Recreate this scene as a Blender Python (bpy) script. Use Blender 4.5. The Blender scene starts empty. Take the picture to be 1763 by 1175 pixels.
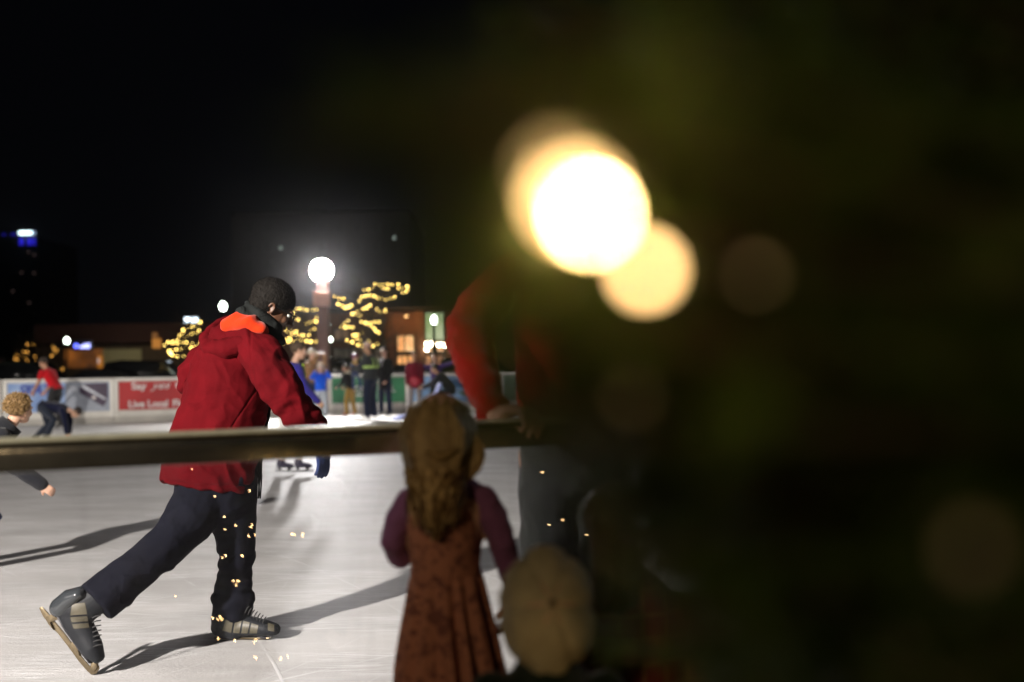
import bpy, bmesh, math, random
import numpy as np
from mathutils import Vector, Matrix, noise as mnoise
random.seed(11); np.random.seed(11)
S = bpy.context.scene
COL = S.collection
R = math.radians
# ------------------------------------------------------------------ camera, world, lights
CH = 1.22            # lens height above the ice
F = 1714.0           # focal length in photo pixels (35 mm lens)
CX, HY = 881.5, 635.0
ROLL = 0.0148
cam_d = bpy.data.cameras.new('camera'); cam = bpy.data.objects.new('camera', cam_d); COL.objects.link(cam)
cam.location = (0, 0, CH)
cam.rotation_euler = (Matrix.Rotation(R(90), 3, 'X') @ Matrix.Rotation(-ROLL, 3, 'Z')).to_euler()
cam_d.lens = 35; cam_d.sensor_width = 36; cam_d.shift_y = (HY-587.5)/1763
cam_d.clip_start = 0.01; cam_d.clip_end = 3000
cam_d.dof.use_dof = True; cam_d.dof.focus_distance = 4.45; cam_d.dof.aperture_fstop = 1.4
S.camera = cam
S.view_settings.view_transform = 'Standard'; S.view_settings.look = 'None'
S.view_settings.exposure = 0; S.view_settings.gamma = 1
W = bpy.data.worlds.new('World'); S.world = W; W.use_nodes = True
bg = W.node_tree.nodes['Background']
bg.inputs[0].default_value = (0.55, 0.62, 0.9, 1); bg.inputs[1].default_value = 0.0016
S.render.engine = 'CYCLES'
cy = S.cycles
cy.use_denoising = True; cy.use_adaptive_sampling = False
try: cy.denoiser = 'OPENIMAGEDENOISE'; cy.denoising_prefilter = 'ACCURATE'
except Exception: pass
cy.sample_clamp_indirect = 4; cy.sample_clamp_direct = 0
cy.transparent_max_bounces = 24; cy.max_bounces = 6; cy.caustics_reflective = False; cy.caustics_refractive = False

def lamp(name, loc, power, col, rad=0.2, aim=None, cone=None, blend=0.5):
    d = bpy.data.lights.new(name, 'SPOT' if aim else 'POINT'); d.energy = power; d.color = col
    d.shadow_soft_size = rad
    o = bpy.data.objects.new(name, d); o.location = loc; COL.objects.link(o)
    if aim:
        d.spot_size = R(cone); d.spot_blend = blend
        o.rotation_euler = (Vector(aim)-Vector(loc)).to_track_quat('-Z', 'Y').to_euler()
    return o
lamp('rink_floodlight', (-5.4, -2.2, 3.95), 10200, (1.0, 0.93, 0.84), 0.14, aim=(-2.6, 13.5, 0), cone=80, blend=0.6)
lamp('warm_fill_lamp', (-2.2, -4.0, 3.2), 215, (1.0, 0.72, 0.42), 0.15)  # unseen warm fill, added to brighten the spectators' backs
lamp('rink_floodlight', (-19, 13, 6.5), 5200, (1.0, 0.93, 0.85), 0.3, aim=(-8.5, 20.5, 0), cone=66, blend=0.8)
lamp('rink_floodlight', (16, 17, 7.0), 900, (0.96, 0.96, 1.0), 0.5, aim=(-2, 12, 0), cone=80, blend=0.6)

# ------------------------------------------------------------------ photo pixel -> point at depth Y
def P(px, py, Y):
    dx, dy = px-CX, py-HY
    c, s = math.cos(ROLL), math.sin(ROLL)
    x = dx*c + dy*(-s)*-1*0 + dx*0
    # image is rolled: horizon falls to the left
    x = dx*c - dy*s*1.0; y = dx*s + dy*c
    return Vector((x/F*Y, Y, CH - y/F*Y))
def G(px, py):
    dx, dy = px-CX, py-HY
    y = dx*math.sin(ROLL) + dy*math.cos(ROLL)
    Y = CH*F/y
    p = P(px, py, Y); p.z = 0
    return p
def mpp(Y): return Y/F

# ------------------------------------------------------------------ materials
MATS = {}
def mat(name, col, rough=0.7, metal=0.0, var=0.12, vscale=6.0, bump=0.0, bscale=60.0, spec=0.5, sheen=0.0, sss=0.0, coat=0.0, folds=0.0, fscale=9.0):
    if name in MATS: return MATS[name]
    m = bpy.data.materials.new(name); m.use_nodes = True; MATS[name] = m
    nt = m.node_tree; N = nt.nodes; L = nt.links; b = N['Principled BSDF']
    b.inputs['Roughness'].default_value = rough; b.inputs['Metallic'].default_value = metal
    b.inputs['Specular IOR Level'].default_value = spec
    if sheen: b.inputs['Sheen Weight'].default_value = sheen
    if coat: b.inputs['Coat Weight'].default_value = coat
    if sss:
        b.inputs['Subsurface Weight'].default_value = sss; b.inputs['Subsurface Scale'].default_value = 0.01
    tc = N.new('ShaderNodeTexCoord')
    n = N.new('ShaderNodeTexNoise'); n.inputs['Scale'].default_value = vscale; n.inputs['Detail'].default_value = 5
    L.new(tc.outputs['Object'], n.inputs['Vector'])
    r = N.new('ShaderNodeValToRGB')
    r.color_ramp.elements[0].position = 0.3; r.color_ramp.elements[1].position = 0.7
    r.color_ramp.elements[0].color = tuple(c*(1-var) for c in col)+(1,)
    r.color_ramp.elements[1].color = tuple(min(1, c*(1+var)) for c in col)+(1,)
    L.new(n.outputs['Fac'], r.inputs['Fac']); L.new(r.outputs['Color'], b.inputs['Base Color'])
    last = None
    if folds:
        n3 = N.new('ShaderNodeTexNoise'); n3.inputs['Scale'].default_value = fscale; n3.inputs['Detail'].default_value = 2
        n3.inputs['Distortion'].default_value = 0.8
        L.new(tc.outputs['Object'], n3.inputs['Vector'])
        bp = N.new('ShaderNodeBump'); bp.inputs['Strength'].default_value = 0.8; bp.inputs['Distance'].default_value = folds
        L.new(n3.outputs['Fac'], bp.inputs['Height']); last = bp
    if bump:
        n2 = N.new('ShaderNodeTexNoise'); n2.inputs['Scale'].default_value = bscale; n2.inputs['Detail'].default_value = 4
        L.new(tc.outputs['Object'], n2.inputs['Vector'])
        bp2 = N.new('ShaderNodeBump'); bp2.inputs['Strength'].default_value = 0.6; bp2.inputs['Distance'].default_value = bump
        L.new(n2.outputs['Fac'], bp2.inputs['Height'])
        if last: L.new(last.outputs['Normal'], bp2.inputs['Normal'])
        last = bp2
    if last: L.new(last.outputs['Normal'], b.inputs['Normal'])
    return m
def emat(name, col, strength):
    if name in MATS: return MATS[name]
    m = bpy.data.materials.new(name); m.use_nodes = True; MATS[name] = m
    b = m.node_tree.nodes['Principled BSDF']
    b.inputs['Base Color'].default_value = (0.04, 0.04, 0.04, 1)
    b.inputs['Emission Color'].default_value = tuple(col)+(1,); b.inputs['Emission Strength'].default_value = strength
    return m

# ------------------------------------------------------------------ mesh builder
class MB:
    def __init__(s): s.v = []; s.f = []
    def add(s, vs, fs):
        o = len(s.v); s.v.extend([tuple(v) for v in vs]); s.f.extend([tuple(i+o for i in f) for f in fs]); return s
    def box(s, c, size, rot=None):
        hx, hy, hz = size[0]/2, size[1]/2, size[2]/2
        vs = [Vector((x, y, z)) for x in (-hx, hx) for y in (-hy, hy) for z in (-hz, hz)]
        if rot is not None: vs = [rot @ v for v in vs]
        c = Vector(c); vs = [v+c for v in vs]
        return s.add(vs, [(0,1,3,2),(4,6,7,5),(0,4,5,1),(2,3,7,6),(0,2,6,4),(1,5,7,3)])
    def ell(s, c, r, rot=None, nu=20, nv=12):
        c = Vector(c); vs = []; fs = []
        if not hasattr(r, '__len__'): r = (r, r, r)
        vs.append(Vector((0, 0, r[2])))
        for i in range(1, nv):
            t = math.pi*i/nv
            for j in range(nu):
                p = 2*math.pi*j/nu
                vs.append(Vector((r[0]*math.sin(t)*math.cos(p), r[1]*math.sin(t)*math.sin(p), r[2]*math.cos(t))))
        vs.append(Vector((0, 0, -r[2])))
        for j in range(nu): fs.append((0, 1+j, 1+(j+1) % nu))
        for i in range(nv-2):
            a = 1+i*nu
            for j in range(nu): fs.append((a+j, a+nu+j, a+nu+(j+1) % nu, a+(j+1) % nu))
        a = 1+(nv-2)*nu; e = len(vs)-1
        for j in range(nu): fs.append((a+j, e, a+(j+1) % nu))
        if rot is not None: vs = [rot @ v for v in vs]
        return s.add([v+c for v in vs], fs)
    def tube(s, pts, n=14, ref=(0, 1, 0), round_=True):
        """pts: (point, a[, b]) a = half width across, b = half width along ref"""
        pp = [(Vector(p[0]), p[1], p[2] if len(p) > 2 else p[1]) for p in pts]
        ref = Vector(ref); rings = []
        for i, (c, a, b) in enumerate(pp):
            t = (pp[min(i+1, len(pp)-1)][0]-pp[max(i-1, 0)][0]).normalized()
            u = t.cross(ref)
            if u.length < 0.15: u = t.cross(Vector((1, 0, 0.3)))
            u.normalize(); v = u.cross(t).normalized()
            if rings and u.dot(rings[-1][3]) < 0: u = -u; v = -v
            rings.append((c, a, b, u, v, t))
        seq = []
        if round_:
            c, a, b, u, v, t = rings[0]; m = min(a, b)
            seq += [(c-t*m*0.85, a*.45, b*.45, u, v), (c-t*m*0.5, a*.84, b*.84, u, v)]
        seq += [(r[0], r[1], r[2], r[3], r[4]) for r in rings]
        if round_:
            c, a, b, u, v, t = rings[-1]; m = min(a, b)
            seq += [(c+t*m*0.5, a*.84, b*.84, u, v), (c+t*m*0.85, a*.45, b*.45, u, v)]
        vs = []; fs = []
        for (c, a, b, u, v) in seq:
            for j in range(n):
                th = 2*math.pi*j/n
                vs.append(c+u*(a*math.cos(th))+v*(b*math.sin(th)))
        k = len(seq)
        for i in range(k-1):
            for j in range(n):
                fs.append((i*n+j, i*n+(j+1) % n, (i+1)*n+(j+1) % n, (i+1)*n+j))
        fs.append(tuple(range(n))[::-1]); fs.append(tuple((k-1)*n+j for j in range(n)))
        return s.add(vs, fs)
    def prism(s, poly, d):
        """poly: list of 3d points (planar), extruded by vector d"""
        n = len(poly); d = Vector(d)
        vs = [Vector(p) for p in poly]+[Vector(p)+d for p in poly]
        return s.add(vs, [tuple(range(n))[::-1], tuple(range(n, 2*n))]+[(i, (i+1) % n, n+(i+1) % n, n+i) for i in range(n)])

def link(name, me, m, parent=None, loc=(0, 0, 0)):
    o = bpy.data.objects.new(name, me); COL.objects.link(o)
    if m is not None and not me.materials: me.materials.append(m)
    o.location = loc
    if parent is not None: o.parent = parent
    return o
def wloc(o):
    l = Vector((0, 0, 0))
    while o is not None: l += o.location; o = o.parent
    return l
def obj(name, mb, m, parent=None, remesh=None, smooth_it=0, shade=True, disp=None, bevel=0, subsurf=0):
    """links mesh; verts given in world coords"""
    me = bpy.data.meshes.new(name)
    off = wloc(parent) if parent else Vector((0, 0, 0))
    me.from_pydata([tuple(Vector(v)-off) for v in mb.v], [], mb.f); me.validate(); me.update()
    bm = bmesh.new(); bm.from_mesh(me); bmesh.ops.recalc_face_normals(bm, faces=bm.faces); bm.to_mesh(me); bm.free()
    if remesh or bevel or subsurf:
        t = bpy.data.objects.new('tmp', me); COL.objects.link(t)
        if bevel:
            md = t.modifiers.new('b', 'BEVEL'); md.width = bevel; md.segments = 2; md.limit_method = 'ANGLE'
        if remesh:
            md = t.modifiers.new('r', 'REMESH'); md.mode = 'VOXEL'; md.voxel_size = remesh
            if smooth_it:
                ms = t.modifiers.new('s', 'SMOOTH'); ms.iterations = smooth_it; ms.factor = 0.5
        if subsurf:
            md = t.modifiers.new('u', 'SUBSURF'); md.levels = subsurf; md.render_levels = subsurf
        dg = bpy.context.evaluated_depsgraph_get(); dg.update()
        me2 = bpy.data.meshes.new_from_object(t.evaluated_get(dg)); bpy.data.objects.remove(t)
        bpy.data.meshes.remove(me); me = me2; me.name = name
    if disp is not None:
        n = len(me.vertices); co = np.empty(n*3); me.vertices.foreach_get('co', co)
        no = np.empty(n*3); me.vertex_normals.foreach_get('vector', no)
        co = co.reshape(-1, 3); no = no.reshape(-1, 3); o3 = np.array(off)
        d = np.array([disp(Vector(c+o3)) for c in co])
        co = co + no*d[:, None]; me.vertices.foreach_set('co', co.ravel()); me.update()
    if shade: me.polygons.foreach_set('use_smooth', [True]*len(me.polygons))
    return link(name, me, m, parent)
def thing(name, label, cat, loc=(0, 0, 0), group=None):
    o = bpy.data.objects.new(name, None); COL.objects.link(o); o.location = loc; o.empty_display_size = 0.1
    o['label'] = label; o['category'] = cat
    if group: o['group'] = group
    return o
def tag(o, label, cat, group=None):
    o['label'] = label; o['category'] = cat
    if group: o['group'] = group
    return o
def struct(o): o['kind'] = 'structure'; return o
def text(name, s, loc, ux, size, m, parent, extr=0.004, shear=0, font_w=None, bold=0.0):
    cu = bpy.data.curves.new(name, 'FONT'); cu.body = s; cu.size = size; cu.extrude = extr; cu.shear = shear; cu.offset = bold
    cu.align_x = 'LEFT'
    t = bpy.data.objects.new('tmp', cu); COL.objects.link(t)
    dg = bpy.context.evaluated_depsgraph_get(); dg.update()
    me = bpy.data.meshes.new_from_object(t.evaluated_get(dg)); bpy.data.objects.remove(t)
    ux = Vector(ux).normalized(); uz = Vector((0, 0, 1)); un = ux.cross(uz)
    M = Matrix((ux, uz, un)).transposed().to_4x4()
    w = max((v.co.x for v in me.vertices), default=1)
    if font_w: me.transform(Matrix.Diagonal((font_w/w, 1, 1, 1)))
    me.transform(M); me.name = name
    o = link(name, me, m, parent); o.location = Vector(loc)-wloc(parent)
    me.materials.clear(); me.materials.append(m)
    return o
def fold(sc=7, amp=0.006, seed=0.0, st=(1, 1, 1)):
    def f(p):
        q = Vector((p.x*st[0], p.y*st[1], p.z*st[2]))*sc+Vector((seed, seed*2, 0))
        a = mnoise.noise(q); b = mnoise.noise(q*2.3+Vector((3, 1, 7)))
        return amp*((1-abs(a)*2.2)*0.7+b*0.45)
    return f

# ------------------------------------------------------------------ ice, ground
def ice_material():
    m = bpy.data.materials.new('rink_ice'); m.use_nodes = True
    nt = m.node_tree; N = nt.nodes; L = nt.links; b = N['Principled BSDF']
    b.inputs['Roughness'].default_value = 0.55; b.inputs['Specular IOR Level'].default_value = 0.16
    geo = N.new('ShaderNodeNewGeometry')
    def streak(rot, sx, sy, lo, hi, det=6):
        mp = N.new('ShaderNodeMapping'); mp.inputs['Rotation'].default_value = (0, 0, rot); mp.inputs['Scale'].default_value = (sx, sy, 1)
        L.new(geo.outputs['Position'], mp.inputs['Vector'])
        n = N.new('ShaderNodeTexNoise'); n.inputs['Scale'].default_value = 1; n.inputs['Detail'].default_value = det; n.inputs['Distortion'].default_value = 0.6
        L.new(mp.outputs['Vector'], n.inputs['Vector'])
        r = N.new('ShaderNodeMapRange'); r.inputs['From Min'].default_value = lo; r.inputs['From Max'].default_value = hi
        L.new(n.outputs['Fac'], r.inputs['Value']); return r.outputs['Result']
    def math_(op, a, c):
        x = N.new('ShaderNodeMath'); x.operation = op; L.new(a, x.inputs[0])
        if isinstance(c, float): x.inputs[1].default_value = c
        else: L.new(c, x.inputs[1])
        return x.outputs[0]
    s1 = streak(0.25, 3.0, 60.0, 0.53, 0.68)
    s2 = streak(-0.5, 2.0, 48.0, 0.54, 0.70)
    s3 = streak(0.9, 2.0, 90.0, 0.55, 0.70)
    s4 = streak(-0.05, 4.0, 130.0, 0.52, 0.66)
    sc = math_('MULTIPLY', math_('MAXIMUM', math_('MAXIMUM', s1, s2), math_('MAXIMUM', s3, s4)), streak(0.3, 1.3, 2.6, 0.38, 0.62, 3))
    cuts = []
    for (ox, oy, scl, th) in ((4.0, -2.0, .55, .9982), (-9.0, 1.0, .42, .9986), (1.0, 16.0, .6, .9975), (-3.5, 5.5, .8, .9991)):
        mp = N.new('ShaderNodeMapping'); mp.inputs['Location'].default_value = (-ox, -oy, 0); L.new(geo.outputs['Position'], mp.inputs['Vector'])
        w = N.new('ShaderNodeTexWave'); w.wave_type = 'RINGS'; w.rings_direction = 'Z'; w.inputs['Scale'].default_value = scl; w.inputs['Distortion'].default_value = 1.6; w.inputs['Detail'].default_value = 0; w.inputs['Detail Scale'].default_value = .35
        L.new(mp.outputs['Vector'], w.inputs['Vector'])
        rr_ = N.new('ShaderNodeMapRange'); rr_.inputs['From Min'].default_value = th; rr_.inputs['From Max'].default_value = th+.0013; L.new(w.outputs['Fac'], rr_.inputs['Value']); cuts.append(rr_.outputs['Result'])
    cut = math_('MULTIPLY', math_('MAXIMUM', math_('MAXIMUM', cuts[0], cuts[1]), math_('MAXIMUM', cuts[2], cuts[3])), streak(0.8, 1.1, 1.9, 0.42, 0.60, 3))
    sc = math_('MAXIMUM', sc, math_('MULTIPLY', cut, 0.65))
    cloud = streak(0.1, 0.7, 2.2, 0.3, 0.75, 4)
    ramp = N.new('ShaderNodeValToRGB'); ramp.color_ramp.elements[0].color = (0.44, 0.43, 0.42, 1); ramp.color_ramp.elements[1].color = (0.60, 0.585, 0.57, 1)
    L.new(cloud, ramp.inputs['Fac'])
    mx = N.new('ShaderNodeMixRGB'); mx.inputs['Color2'].default_value = (0.80, 0.80, 0.80, 1)
    L.new(math_('MULTIPLY', sc, 0.85), mx.inputs['Fac']); L.new(ramp.outputs['Color'], mx.inputs['Color1'])
    L.new(mx.outputs['Color'], b.inputs['Base Color'])
    fine = streak(0.4, 60, 150, 0.2, 0.8, 5)
    bp = N.new('ShaderNodeBump'); bp.inputs['Strength'].default_value = 0.5; bp.inputs['Distance'].default_value = 0.004
    L.new(math_('ADD', sc, fine), bp.inputs['Height']); L.new(bp.outputs['Normal'], b.inputs['Normal'])
    return m
gm = mat('dark_paving', (0.05, 0.048, 0.045), 0.85, var=0.3, vscale=3, bump=0.004, bscale=40)
o = obj('ground', MB().add([(-900, -60, -0.05), (900, -60, -0.05), (900, 1500, -0.05), (-900, 1500, -0.05)], [(0, 1, 2, 3)]), gm); struct(o)
# near barrier line
RA = P(50, 780, 1.97); RA.z = 0
RB = P(690, 760, 2.28); RB.z = 0
rd = (RB-RA).normalized(); rn = Vector((-rd.y, rd.x, 0))       # rn points to the ice
bl = [G(-320, 752), G(5, 735), G(197, 729), G(345, 724), G(565, 715), G(705, 712), G(862, 711), G(1010, 713), G(1250, 722), G(1800, 760)]
n0 = RA-rd*9+rn*0.0; n1 = RB+rd*9
icepoly = [n0, n1, bl[-1]+Vector((3, -6, 0))]+[p for p in bl[::-1]]+[bl[0]+Vector((-6, -10, 0))]
ice = MB(); ice.add([(p.x, p.y, 0) for p in icepoly], [tuple(range(len(icepoly)))])
struct(obj('ice', ice, ice_material()))
spect = MB(); a, b_, c_, d_ = n0, n1, n1-rn*14, n0-rn*14
spect.add([(p.x, p.y, 0.0) for p in (a-rn*0.004, b_-rn*0.004, c_, d_)], [(0, 1, 2, 3)])
struct(obj('walkway', spect, mat('rubber_matting', (0.03, 0.03, 0.03), 0.9, var=0.3, vscale=20, bump=0.003, bscale=200)))
outer = MB(); outer.add([(-120, 20, -0.01), (120, 20, -0.01), (120, 120, -0.01), (-120, 120, -0.01)], [(0, 1, 2, 3)])
struct(obj('road', outer, mat('asphalt', (0.045, 0.045, 0.047), 0.8, var=0.25, vscale=2, bump=0.004, bscale=30)))

# ------------------------------------------------------------------ near barrier: rail, glass, kick board
def near_barrier():
    A = RA-rd*3.0; B = RB+rd*3.6
    t = thing('glass_barrier', 'clear rink barrier panel under a dull metal hand rail in the foreground', 'barrier', A)
    ht = CH-0.129
    rail = MB(); q = rd.to_3d()
    hw = 0.030; cr_ = .022
    prof = []
    for (cx, cz, a0, c_) in ((hw-cr_, -cr_, 0, cr_), (-hw+cr_, -cr_, 90, cr_), (-hw+.008, -.052, 180, .008), (hw-.008, -.052, 270, .008)):
        for k in range(9):
            an = R(a0+k*11.25); prof.append((cx+c_*math.cos(an), cz+c_*math.sin(an)))
    vs = []; n = len(prof)
    for base in (A, B):
        for (u, z) in prof: vs.append(base+rn*u+Vector((0, 0, ht+z)))
    rail.add(vs, [tuple(range(n))[::-1], tuple(range(n, 2*n))]+[(i, (i+1) % n, n+(i+1) % n, n+i) for i in range(n)])
    m = mat('brushed_rail_metal', (0.60, 0.57, 0.48), 0.20, metal=0.97, var=0.18, vscale=14, bump=0.0006, bscale=120)
    obj('hand_rail', rail, m, t, bevel=0)
    rotr = Matrix((rd, rn, Vector((0, 0, 1)))).transposed()
    obj('rail_highlight', MB().box((A+B)/2+Vector((0, 0, ht+.002)), ((B-A).length, .064, .010), rotr), mat('pale_rail_highlight', (.62, .60, .44), .45, var=.15, vscale=20, bump=.0006, bscale=90), t, bevel=.004)  # added pale strip: the rail's bright top reflection put into its colour
    # glass panel
    gm_ = bpy.data.materials.new('scuffed_clear_panel'); gm_.use_nodes = True
    nt = gm_.node_tree; N = nt.nodes; L = nt.links; N.remove(N['Principled BSDF'])
    tr = N.new('ShaderNodeBsdfTransparent'); tr.inputs[0].default_value = (0.95, 0.95, 0.97, 1)
    gl = N.new('ShaderNodeBsdfGlossy'); gl.inputs['Roughness'].default_value = 0.0
    df = N.new('ShaderNodeBsdfTranslucent'); df.inputs[0].default_value = (0.8, 0.8, 0.85, 1)
    df2 = N.new('ShaderNodeBsdfDiffuse'); df2.inputs[0].default_value = (0.75, 0.75, 0.82, 1)
    fr = N.new('ShaderNodeFresnel'); fr.inputs[0].default_value = 1.5
    geo = N.new('ShaderNodeNewGeometry')
    def nz(scl, sc, lo, hi, top):
        mp = N.new('ShaderNodeMapping'); mp.inputs['Scale'].default_value = scl; L.new(geo.outputs['Position'], mp.inputs['Vector'])
        n = N.new('ShaderNodeTexNoise'); n.inputs['Scale'].default_value = sc; n.inputs['Detail'].default_value = 5; L.new(mp.outputs[0], n.inputs['Vector'])
        r = N.new('ShaderNodeMapRange'); r.inputs['From Min'].default_value = lo; r.inputs['From Max'].default_value = hi; r.inputs['To Max'].default_value = top
        L.new(n.outputs['Fac'], r.inputs['Value']); return r.outputs[0]
    a1 = nz((9, 9, 1.2), 2.0, 0.5, 0.8, 0.05); a2 = nz((1, 1, 2), 2.5, 0.35, 0.75, 0.035)
    ad = N.new('ShaderNodeMath'); ad.operation = 'ADD'; L.new(a1, ad.inputs[0]); L.new(a2, ad.inputs[1])
    ad2 = N.new('ShaderNodeMath'); ad2.operation = 'ADD'; L.new(ad.outputs[0], ad2.inputs[0]); ad2.inputs[1].default_value = 0.012
    dm = N.new('ShaderNodeMixShader'); dm.inputs[0].default_value = 0.35; L.new(df.outputs[0], dm.inputs[1]); L.new(df2.outputs[0], dm.inputs[2])
    m1 = N.new('ShaderNodeMixShader'); L.new(ad2.outputs[0], m1.inputs[0]); L.new(tr.outputs[0], m1.inputs[1]); L.new(dm.outputs[0], m1.inputs[2])
    m2 = N.new('ShaderNodeMixShader'); L.new(fr.outputs[0], m2.inputs[0]); L.new(m1.outputs[0], m2.inputs[1]); L.new(gl.outputs[0], m2.inputs[2])
    L.new(m2.outputs[0], N['Material Output'].inputs['Surface'])
    g = MB(); z0, z1 = 0.2, ht-0.055
    rot = Matrix((rd, rn, Vector((0, 0, 1)))).transposed()
    mid = (A+B)/2; ln = (B-A).length
    g.box(mid+Vector((0, 0, (z0+z1)/2)), (ln, 0.008, z1-z0), rot)
    obj('clear_panel', g, gm_, t, shade=False)
    k = MB(); k.box(mid+Vector((0, 0, 0.1)), (ln, 0.06, 0.2), rot)
    obj('kick_board', k, mat('white_plastic_board', (0.6, 0.6, 0.58), 0.5, var=0.08, bump=.001), t, bevel=0.006)
near_barrier()

# ------------------------------------------------------------------ far boards with banners
white = mat('white_board', (0.62, 0.60, 0.56), 0.5, var=0.10, vscale=2.5, bump=0.002, bscale=12)
capm = mat('board_cap', (0.78, 0.76, 0.72), 0.45, var=0.06)
kickm = mat('grey_kick_strip', (0.42, 0.40, 0.37), 0.6, var=0.25, vscale=1.5)
def skate_banner():
    m = bpy.data.materials.new('pale_blue_banner'); m.use_nodes = True; nt = m.node_tree; N = nt.nodes; L = nt.links; b = N['Principled BSDF']; b.inputs['Roughness'].default_value = .5
    tc = N.new('ShaderNodeTexCoord'); n = N.new('ShaderNodeTexNoise'); n.inputs['Scale'].default_value = 1.6; L.new(tc.outputs['Object'], n.inputs[0])
    r = N.new('ShaderNodeValToRGB'); r.color_ramp.elements[0].color = (0.16, 0.27, 0.55, 1); r.color_ramp.elements[1].color = (0.42, 0.55, 0.78, 1)
    r.color_ramp.elements[0].position = .35; r.color_ramp.elements[1].position = .65
    L.new(n.outputs[0], r.inputs[0]); L.new(r.outputs[0], b.inputs['Base Color']); return m
def board(i, label, bm_, deco):
    a, b = bl[i], bl[i+1]; d = (b-a); ln = d.length; d = d.normalized(); nrm = Vector((d.y, -d.x, 0))  # towards camera
    t = thing('dasher_board', label, 'rink board', a, 'boards along the far side of the rink')
    rot = Matrix((d, nrm, Vector((0, 0, 1)))).transposed(); mid = (a+b)/2
    obj('panel', MB().box(mid+Vector((0, 0, .58))-nrm*.05, (ln-.01, .06, 1.02), rot), white, t, shade=False)
    obj('cap_rail', MB().box(mid+Vector((0, 0, 1.105))-nrm*.05, (ln-.01, .12, .05), rot), capm, t, bevel=.008)
    obj('kick_strip', MB().box(mid+Vector((0, 0, .085))-nrm*.04, (ln-.01, .10, .16), rot), kickm, t, bevel=.006)
    if bm_:
        bn = obj('banner', MB().box(mid+Vector((0, 0, .68))-nrm*.012, (ln-.22, .008, .72), rot), bm_, t, shade=False)
        if deco: deco(bn, a+d*.11-nrm*.003, d, nrm, ln-.22)
    for s_ in (0.05, ln-.05):
        obj('post', MB().box(a+d*s_+Vector((0, 0, .59))-nrm*.012, (.07, .02, .94), rot), capm, t, bevel=.004)
blue_ink = mat('dark_blue_ink', (0.02, 0.05, 0.35), .5); white_ink = mat('white_ink', (0.75, 0.70, 0.70), .5); violet_ink = mat('dark_violet_print', (0.045, 0.025, 0.06), .5)
grey_ink = mat('grey_print', (0.30, 0.33, 0.40), .5); pale_ink = mat('pale_print', (0.55, 0.58, 0.66), .5); greenlt = mat('pale_green_ink', (0.45, 0.6, 0.5), .5)
def poly_on(parent, name, org, d, nrm, pts, m, off):
    mb = MB(); mb.prism([org+d*x+Vector((0, 0, z))+nrm*(off-.003) for x, z in pts], nrm*.003); return obj(name, mb, m, parent, shade=False)
def deco_skate(bn, o, d, nrm, w):
    text('lettering', 'SKATE', o+d*.22+Vector((0, 0, .76))+nrm*.006, d, .34, blue_ink, bn, shear=.35, font_w=w*.40, bold=.012)
    poly_on(bn, 'picture', o, d, nrm, [(w*.56, .33), (w*.99, .33), (w*.99, 1.03), (w*.56, 1.03)], grey_ink, .006)
    poly_on(bn, 'dark_shape', o, d, nrm, [(w*.70, .90), (w*.72, 1.0), (w*.985, 1.02), (w*.985, .60), (w*.94, .42), (w*.70, .78)], violet_ink, .010)
    poly_on(bn, 'pale_shape', o, d, nrm, [(w*.70, .94), (w*.95, .60), (w*.985, .60), (w*.74, .98)], pale_ink, .014)
    poly_on(bn, 'pale_shape', o, d, nrm, [(w*.82, .66), (w*.85, .60), (w*.87, .66), (w*.84, .70)], white_ink, .014)
    poly_on(bn, 'pale_shape', o, d, nrm, [(w*.60, .84), (w*.63, .80), (w*.68, .84), (w*.66, .96), (w*.61, .95)], pale_ink, .010)
def deco_red(bn, o, d, nrm, w):
    text('lettering', 'Say', o+d*.30+Vector((0, 0, .84))+nrm*.008, d, .24, white_ink, bn, font_w=.36, bold=.006)
    text('lettering', 'yes', o+d*.78+Vector((0, 0, .84))+nrm*.008, d, .27, white_ink, bn, shear=.5, font_w=.46)
    text('lettering', 'to COS', o+d*1.36+Vector((0, 0, .86))+nrm*.008, d, .22, white_ink, bn, font_w=.74, bold=.007)
    text('lettering', 'Live Local', o+d*.22+Vector((0, 0, .38))+nrm*.008, d, .25, white_ink, bn, font_w=.95, bold=.006)
    text('lettering', 'Fly Local', o+d*1.28+Vector((0, 0, .38))+nrm*.008, d, .25, white_ink, bn, font_w=.80, bold=.006)
def deco_green(bn, o, d, nrm, w):
    text('lettering', 'ON', o+d*w*.30+Vector((0, 0, .62))+nrm*.008, d, .25, white_ink, bn, font_w=.34, bold=.006)
    text('lettering', 'NAL', o+d*w*.62+Vector((0, 0, .62))+nrm*.008, d, .25, white_ink, bn, font_w=.50, bold=.006)
    poly_on(bn, 'pale_shape', o, d, nrm, [(w*.33, .52), (w*.42, .52), (w*.42, .56), (w*.33, .56)], white_ink, .008)
def deco_blue(bn, o, d, nrm, w):
    poly_on(bn, 'dark_shape', o, d, nrm, [(w*.30, .80), (w*.55, .95), (w*.95, .98), (w*.95, .78), (w*.6, .72)], mat('mid_blue_print', (0.03, 0.12, 0.28), .5), .006)
    poly_on(bn, 'dark_shape', o, d, nrm, [(w*.55, .60), (w*.8, .66), (w*.97, .55), (w*.9, .45), (w*.6, .5)], mat('green_print', (0.06, 0.16, 0.10), .5), .006)
board(0, 'plain white far board at the left edge of the picture', None, None)
board(1, 'far rink board with pale blue banner reading SKATE', skate_banner(), deco_skate)
board(2, 'far rink board with red banner reading Say yes to COS', mat('red_banner', (0.42, 0.018, 0.022), .5, var=.2, vscale=1.2), deco_red)
board(3, 'plain white far board behind the big skater in the red coat', None, None)
board(4, 'far rink board with green banner behind the hi-vis coat', mat('green_banner', (0.03, 0.17, 0.075), .5, var=.5, vscale=.9), deco_green)
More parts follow.
